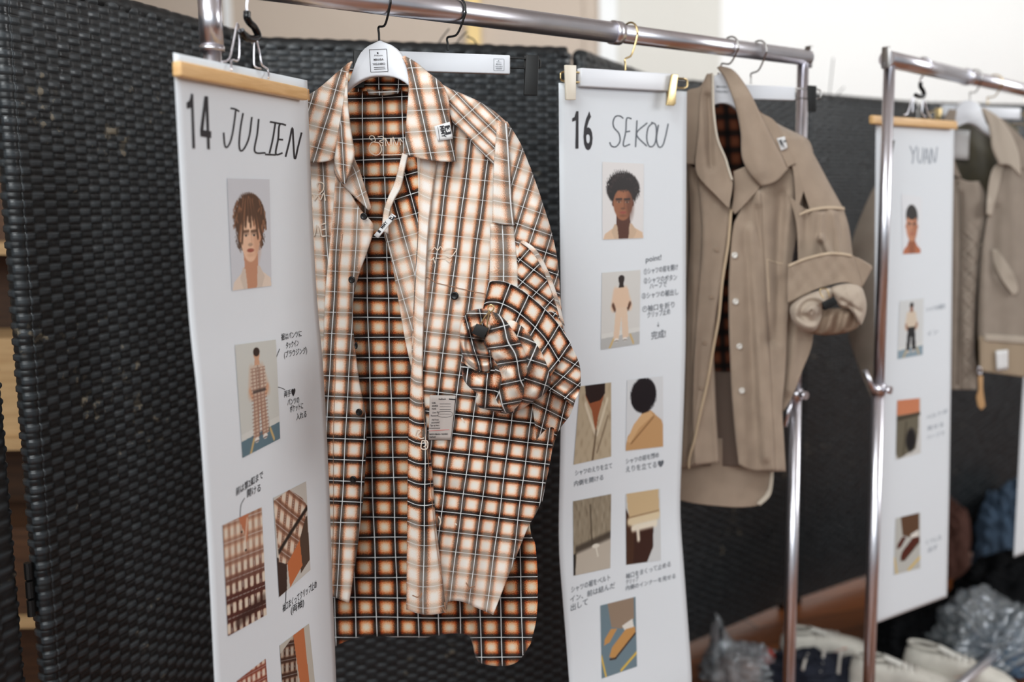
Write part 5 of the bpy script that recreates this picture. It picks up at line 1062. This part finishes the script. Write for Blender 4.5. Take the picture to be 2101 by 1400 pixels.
def tl(X, Y): return .0 + .005 * np.sin((X - 1950) / 12.) * .5 + .005 * sines(X, Y, 203, 5, 50, 200) - .006 * fold(X, Y, 1970, 400, 1968, 800, 6)
def quilt(X, Y): a = np.abs(((Y - 470 + (X - 1985) * 1.0) / 36.) % 1 - .5); b = np.abs(((Y - 470 - (X - 1985) * 1.0) / 36.) % 1 - .5); return -.0035 * (np.exp(-(a / .07) ** 2) + np.exp(-(b / .07) ** 2))
tp('left_front', [(1895, 367), (1890, 600), (1890, 799)], [(2008, 372), (2021, 400), (2022, 450), (2016, 500), (2008, 560), (2003, 600), (2000, 660), (1999, 720), (2004, 760), (2003, 800)], lambda X, Y: tl(X, Y) + quilt(X, Y) * clipf((Y - 440) / 40) * clipf((X - 1972) / 8) + .006 * fold(X, Y, 2006, 380, 1992, 700, 18), nu=110, nv=140,
   T=[(1895, 367), (1962, 366), (1985, 372), (2008, 372)], edge=(0, .006), th=.002)
strokes('zigzag_stitching', lambda X, Y, off=0.: FT.P(X, Y, tl(X, Y) + .006 * 0 + off), [[(1978, 470), (1996, 496), (1976, 522)], ] + [[(1978, y), (1999 if y < 600 else 1994, y + 20), (1976, y + 44)] for y in (522, 566, 610, 654, 698, 742)], 1.6, mat('taupe_seam', hexc(176, 164, 150), .9), tj, .006)
tube('zip', [FT.P(x, y, .010) for x, y in ((1966, 372), (1970, 480), (1968, 620), (1964, 790))], .0015, mat('zip_metal', hexc(120, 112, 102), .4, .8), tj, 8)
def tr(X, Y): return .004 + .004 * sines(X, Y, 204, 5, 60, 300) + .012 * fold(X, Y, 2022, 420, 2014, 760, 10) - .008 * fold(X, Y, 2042, 430, 2036, 560, 12) + .006 * fold(X, Y, 2075, 350, 2080, 560, 14)
tp('right_front', [(2050, 330), (2030, 380), (2026, 442), (2014, 520), (2008, 600), (2006, 680), (2008, 700)], [(2150, 320), (2160, 500), (2160, 705)], tr, nu=60, nv=90, T=[(2050, 330), (2080, 325), (2150, 320)], B=[(2008, 694), (2080, 696), (2160, 705)], edge=(.006, 0), th=.002)
tp('lapel', [(2060, 332), (2042, 340), (2032, 360), (2026, 398), (2024, 440)], [(2066, 332), (2058, 346), (2052, 372), (2044, 404), (2034, 444)], lambda X, Y: tr(X, Y) + .006, 'taupe_seam', nu=14, nv=30, th=.002)
tp('waistband', [(2008, 690), (2010, 762)], [(2160, 702), (2160, 782)], lambda X, Y: tr(X, Y) + .003, mat('tan_band', hexc(160, 142, 120), .9, bump=.4, bscale=700), nu=40, nv=20, th=.002)
tp('band_seam', [(2020, 686), (2020, 700)], [(2160, 694), (2160, 710)], lambda X, Y: tr(X, Y) + .006, 'taupe_seam', nu=30, nv=6)
tp('pocket_flap', [(2036, 512), (2040, 540), (2056, 575), (2078, 606)], [(2046, 512), (2062, 535), (2080, 565), (2088, 592)], lambda X, Y: tr(X, Y) + .010, 'taupe_seam', nu=20, nv=30, B=[(2078, 606), (2086, 602), (2088, 592)], th=.003)
l4 = quad_on('hem_label', lambda X, Y, off=0.: FT.P(X, Y, tr(X, Y) + .010 + off), [(2043, 720), (2068, 718), (2068, 758), (2045, 761)], 'label_cloth', tj, 0, th=.0006)
tp('collar_leaf', [(2014, 222), (2026, 250), (2032, 277), (2036, 306), (2050, 338)], [(2018, 222), (2050, 243), (2076, 280), (2090, 320), (2094, 362)], lambda X, Y: .028 + .004 * sines(X, Y, 205, 4, 50, 100), 'taupe_seam', nu=34, nv=40, B=[(2050, 338), (2072, 340), (2094, 362)], th=.003, edge=(.004, .004))
tp('collar_leaf', [(1948, 224), (1935, 250), (1920, 300), (1915, 350)], [(1962, 226), (1958, 260), (1956, 320), (1972, 366)], lambda X, Y: .022 + 0 * X, nu=20, nv=30, th=.003)
tp('shoulder', [(2046, 240), (2082, 290), (2092, 350)], [(2056, 243), (2101, 286), (2140, 330)], lambda X, Y: .012 + 0 * X, nu=24, nv=30)
tube('zip_pull_ring', [FT.P(x, y, .02) for x, y in ((2008, 752), (2014, 758), (2012, 768), (2006, 764), (2008, 752))], .0016, 'chrome', tj, 8)
flat_shape('zip_pull', FT, [(2008, 772), (2017, 771), (2017, 800), (2022, 834), (2014, 842), (2007, 834), (2004, 815), (2009, 800)], .018, .004, 'tan_leather', tj, .001)
# sleeve left of the sheet
def tsl(X, Y): return -.030 + .045 * np.sqrt(clipf(1 - ((X - 1800) / 72.) ** 2, .02, 1)) + .006 * np.sin(Y / 15. + X / 20.) * clipf((Y - 400) / 100)
tp('sleeve', [(1850, 300), (1800, 374), (1776, 420), (1750, 490), (1740, 560), (1736, 640), (1744, 700), (1764, 760), (1786, 812)], [(1940, 300), (1920, 420), (1900, 560), (1890, 700), (1850, 825)], tsl, nu=50, nv=90, B=[(1786, 812), (1800, 824), (1850, 825)])
h3 = thing('coat_hanger', 'white plastic shoulder hanger holding the taupe jacket on the second rack', 'hanger', tuple(FT.P(1990, 240, 0)), 'white shoulder hangers')
flat_shape('body', FT, [(1990, 206), (1974, 210), (1962, 226), (1955, 250), (1925, 270), (1925, 280), (1962, 262), (1985, 253), (2005, 258), (2030, 278), (2090, 310), (2092, 300), (2034, 264), (2020, 240), (2010, 214)], .0, .014, 'white_plastic', h3, .003, 60)
hanger_hook(h3, rail2_pt(1998), R2D, FT.P(1990, 207, -.005), 'chrome_dull', side=1)
F5 = Frame(rail2_pt(2035) + np.array([0, .05, 0]), 80)
clip_hanger('white bar hanger behind the taupe jacket on the second rack', F5, [(1935, 214), (2095, 222), (2095, 245), (1935, 238)], 0., None, (2026, 216), R2D, rail2_pt(2040), 'brass', 'brass', [([(1920, 222), (1932, 222), (1930, 262), (1920, 262)],), ([(2105, 226), (2117, 226), (2115, 266), (2105, 266)],)], [(1915, 228), (2120, 236)])
# next sheet along, only its near edge in frame
o19 = depth_pt(2124, 300, 2.74); s19 = Sheet(o19, 56, [(2.0, 0.), (0., 0.)])
p19 = thing('look_sheet', 'white paper sheet at the far right edge, mostly cut off, below the taupe jacket', 'paper sheet', tuple(o19), 'printed look sheets'); sheet_mesh('sheet', s19, [(2124, 300), (2230, 305), float(s19.P(2090, 1140)[2])], 'paper', p19)

# ================================================================== things lying on the floor at lower right
def floor_pt(x, y, z=0.): return at_z(x, y, z)
mat('denim', hexc(70, 90, 112), .9, var=.25, vscale=18, bump=.4, bscale=500); mat('navy_cloth', hexc(30, 34, 48), .9, var=.3, vscale=20); mat('black_cloth', hexc(12, 13, 15), .9, spec=.1)
mat('pink_cloth', hexc(190, 160, 150), .9, var=.15, vscale=30); mat('red_cloth', hexc(180, 52, 30), .8); mat('sneaker_white', hexc(212, 208, 198), .75, var=.08, vscale=40, bump=.2); mat('sneaker_sole', hexc(222, 220, 212), .6)
mat('sneaker_dark', hexc(58, 52, 46), .9); mat('rust_cloth', hexc(84, 52, 42), .9); mat('orange_mark', hexc(220, 100, 50), .7); mat('stripe_white', hexc(206, 200, 192), .9)
def film():
    m = bpy.data.materials.new('clear_film'); m.use_nodes = True; nt = m.node_tree; N = nt.nodes; L = nt.links; N.remove(N['Principled BSDF'])
    t_ = N.new('ShaderNodeBsdfTransparent'); t_.inputs[0].default_value = (.90, .93, .95, 1); g = N.new('ShaderNodeBsdfGlossy'); g.inputs['Roughness'].default_value = .12; g.inputs[0].default_value = (.9, .95, 1, 1)
    d = N.new('ShaderNodeBsdfDiffuse'); d.inputs[0].default_value = (.7, .76, .8, 1); lw = N.new('ShaderNodeLayerWeight'); lw.inputs[0].default_value = .42
    a = N.new('ShaderNodeMixShader'); a.inputs[0].default_value = .22; L.new(t_.outputs[0], a.inputs[1]); L.new(d.outputs[0], a.inputs[2])
    b = N.new('ShaderNodeMixShader'); L.new(lw.outputs['Fresnel'], b.inputs[0]); L.new(a.outputs[0], b.inputs[1]); L.new(g.outputs[0], b.inputs[2]); L.new(b.outputs[0], N['Material Output'].inputs[0]); MATS['clear_film'] = m
film()
def lump(name, c, sx, sy, sz, yaw, seed, material, parent=None, n=64, m_=34, rough=.16, crease=0., top=.9, peaks=()):
    a = np.linspace(0, 2 * math.pi, n)[None, :]; e = np.linspace(0, math.pi / 2, m_)[:, None]
    x = np.cos(e) ** .6 * np.cos(a); y = np.cos(e) ** .6 * np.sin(a); z = np.sin(e) ** top
    x = x + 0 * z; y = y + 0 * z; z = z + 0 * x
    nn_ = sines(x * 100, y * 100 + z * 60, seed, 6, 90, 60) + .6 * sines(x * 100 + 30 * z, y * 100, seed + 1, 6, 38, 38)
    r = 1 + rough * nn_
    if crease: q = np.abs(sines(x * 100 + z * 40, y * 100 - z * 30, seed + 2, 6, 34, 34)); r = r * (1 - crease * np.exp(-(q / .10) ** 2))
    zz = z * r * sz
    for (px_, py_, ph_, pw_) in peaks: zz = zz + ph_ * np.exp(-((x - px_) ** 2 + (y - py_) ** 2) / pw_ ** 2)
    x = x * sx * r; y = y * sy * r; zz = np.maximum(zz, .003 + 0 * zz) * (e > 0) + .0035
    ca, sa = math.cos(yaw), math.sin(yaw); V = np.stack([c[0] + x * ca - y * sa, c[1] + x * sa + y * ca, c[2] + zz], -1)
    return raw(name, V, quads(m_, n), material, parent)
# black heaps added behind to fill the dark floor area
o = lump('cloth_heap', floor_pt(1900, 1320), .27, .13, .13, R_(38), 3, 'black_cloth', crease=.1); tag(o, 'black cloth heap on the floor right below the YUAN sheet', 'clothes')
o = lump('cloth_heap', floor_pt(2075, 1262), .34, .14, .20, R_(38), 8, 'black_cloth', crease=.1); tag(o, 'tall black cloth heap on the floor at the right edge behind the clear bag', 'clothes')
o = lump('jeans', floor_pt(2075, 1205) + np.array([.10, .22, 0]), .16, .09, .31, R_(20), 12, 'denim', crease=.15); tag(o, 'washed blue denim piled at the right frame edge, above the black cloth', 'jeans')
o = lump('folded_sweater', floor_pt(2000, 1225) + np.array([0, .24, 0]), .09, .08, .27, R_(10), 14, 'rust_cloth', crease=.15); tag(o, 'rust brown folded garment beside the denim at the right', 'clothes')
# right clear bag with denim
cB = floor_pt(2050, 1400) + np.array([.09, .16, 0])
o = lump('jeans', cB + np.array([0.02, 0, 0]), .26, .12, .085, R_(34), 21, 'denim', crease=.2); tag(o, 'faded blue jeans folded inside the crumpled clear bag at right', 'jeans')
o = lump('plastic_bag', cB + np.array([-.02, .02, 0]), .29, .15, .125, R_(34), 25, 'clear_film', crease=.25, rough=.22, peaks=((-.4, .3, .10, .3), (.1, .4, .07, .25), (-.7, -.1, .06, .2))); tag(o, 'crumpled clear plastic bag of jeans at the lower right edge', 'plastic bag', 'clear plastic bags')
# left clear bag
cA = floor_pt(1515, 1420) + np.array([.03, .10, 0])
o = lump('folded_shirt', cA + np.array([-.01, 0, 0]), .075, .07, .05, .3, 31, 'pink_cloth', crease=.2); tag(o, 'pale pink folded cloth inside the small clear bag', 'clothes')
o = lump('rolled_socks', cA + np.array([.075, .0, 0]), .030, .028, .072, .3, 33, 'red_cloth', crease=.1); tag(o, 'bright red rolled cloth inside the small clear bag', 'clothes')
o = lump('plastic_bag', cA, .125, .09, .085, .1, 35, 'clear_film', crease=.25, rough=.2, peaks=((-.62, .1, .10, .16), (-.4, .2, .05, .2))); tag(o, 'small peaked clear plastic bag on the floor, left of the rack post', 'plastic bag', 'clear plastic bags')
# navy striped knit
cN = floor_pt(1665, 1425) + np.array([.03, .09, 0])
nv_ = thing('striped_top', 'navy garment with white stripes heaped between the two rack posts', 'clothes', tuple(cN))
lump('cloth', cN, .155, .085, .075, -.1, 41, 'navy_cloth', nv_, crease=.2)
for k in range(5):
    a = -.10 + k * .05; tube('stripe', [cN + np.array([a + q * .05, -.07 + q * .11, .052 + .030 * math.sin(q * 3.1) + .012 * math.sin(k * 2 + q * 5)]) for q in np.linspace(0, 1, 6)], .0042, 'stripe_white', nv_, 8)
# sneakers
def sneaker(c, yaw, roll, label):
    t = thing('sneaker', label, 'sneaker', tuple(c), 'off-white sneakers on the floor')
    ca, sa = math.cos(yaw), math.sin(yaw); cr_, sr_ = math.cos(roll), math.sin(roll)
    def W(p):
        p = np.array(p, float); x, y, z = p[..., 0], p[..., 1], p[..., 2] + .002; y2 = y * cr_ - z * sr_; z2 = y * sr_ + z * cr_ + abs(sr_) * .05
        return np.stack([c[0] + x * ca - y2 * sa, c[1] + x * sa + y2 * ca, c[2] + z2], -1)
    xs = np.array([0, .008, .03, .07, .11, .15, .19, .23, .26, .282, .290]); wd_ = np.array([.012, .026, .034, .035, .034, .040, .047, .048, .041, .026, .010]); hs = np.array([.055, .088, .098, .088, .084, .080, .068, .056, .046, .036, .026])
    xx = np.linspace(0, .29, 40); w_ = np.interp(xx, xs, wd_); h_ = np.interp(xx, xs, hs); a = np.linspace(0, math.pi, 22)
    X = xx[:, None] + 0 * a; Y = w_[:, None] * np.sign(np.cos(a)) * np.abs(np.cos(a)) ** .7; Z = .024 + (h_[:, None] - .024) * np.sin(a) ** .75
    raw('upper', W(np.stack([X, Y, Z], -1)), quads(40, 22), 'sneaker_white', t)
    Zs = np.array([0, .006, .022, .028]); o_ = np.array([.96, 1.06, 1.08, 1.0]); th_ = np.linspace(0, 2 * math.pi, 60); xr = .145 - .149 * np.cos(th_); wr = np.interp(xr, xs, wd_) + .002
    V = np.stack([np.stack([xr, np.sin(th_) / (np.abs(np.sin(th_)) + 1e-6) * wr * q * np.minimum(1, np.abs(np.sin(th_)) * 4), 0 * xr + z_], -1) for z_, q in zip(Zs, o_)]); V = np.concatenate([V, V[-1:] * [1, 0, 1]]); raw('sole', W(V), quads(5, 60), 'sneaker_sole', t)
    th_ = np.linspace(0, 2 * math.pi, 40); e_ = np.stack([.055 + .042 * np.cos(th_), .022 * np.sin(th_), .098 - .09 * (.04 * np.cos(th_)) + 0 * th_], -1)
    V = np.stack([e_, e_ * [1, .6, 1] - [0, 0, .004], np.tile([[.055, 0, .090]], (40, 1))]); V[1, :, 0] = .055 + (V[1, :, 0] - .055) * .6; raw('opening', W(V), quads(3, 40), 'sneaker_dark', t)
    tube('collar', W(e_ + [0, 0, .001]), .005, 'sneaker_white', t, 8, k=1)
    tg = np.stack([np.linspace(.09, .17, 8), 0 * np.linspace(0, 1, 8), np.linspace(.108, .078, 8)], -1); Vt = np.stack([tg + [0, q, -abs(q) * .3] for q in np.linspace(-.018, .018, 6)]); solid(raw('tongue', W(Vt), quads(6, 8), 'sneaker_sole', t), .003)
    for k in range(5):
        x = .105 + k * .017; z = float(np.interp(x, xs, hs)) + .004; tube('lace', W([(x, -.024, z - .012), (x + .004, -.012, z + .001), (x + .008, .012, z + .001), (x + .006, .024, z - .012)]), .0026, 'stripe_white', t, 6, k=3)
    for s in (-1, 1):
        V = W([[(.13 + q * .05 + p * .012, s * (float(np.interp(.13 + q * .05, xs, wd_)) * .98 + .001), .032 + q * .02) for p in (0, 1)] for q in np.linspace(0, 1, 5)]); raw('side_stripe', V, quads(5, 2), 'orange_mark' if s < 0 else 'sneaker_sole', t)
    return t
sneaker(floor_pt(1815, 1432) + np.array([-.08, .06, 0]), R_(-14), 0, 'off-white sneaker with its heel beside the second rack post')
sneaker(floor_pt(1905, 1405) + np.array([-.05, .06, 0]), R_(-24), 0, 'off-white sneaker pointing to the lower right, rightmost of the three')
sneaker(floor_pt(1722, 1405) + np.array([-.13, .14, 0]), R_(8), 0, 'off-white sneaker half hidden behind the second rack post')
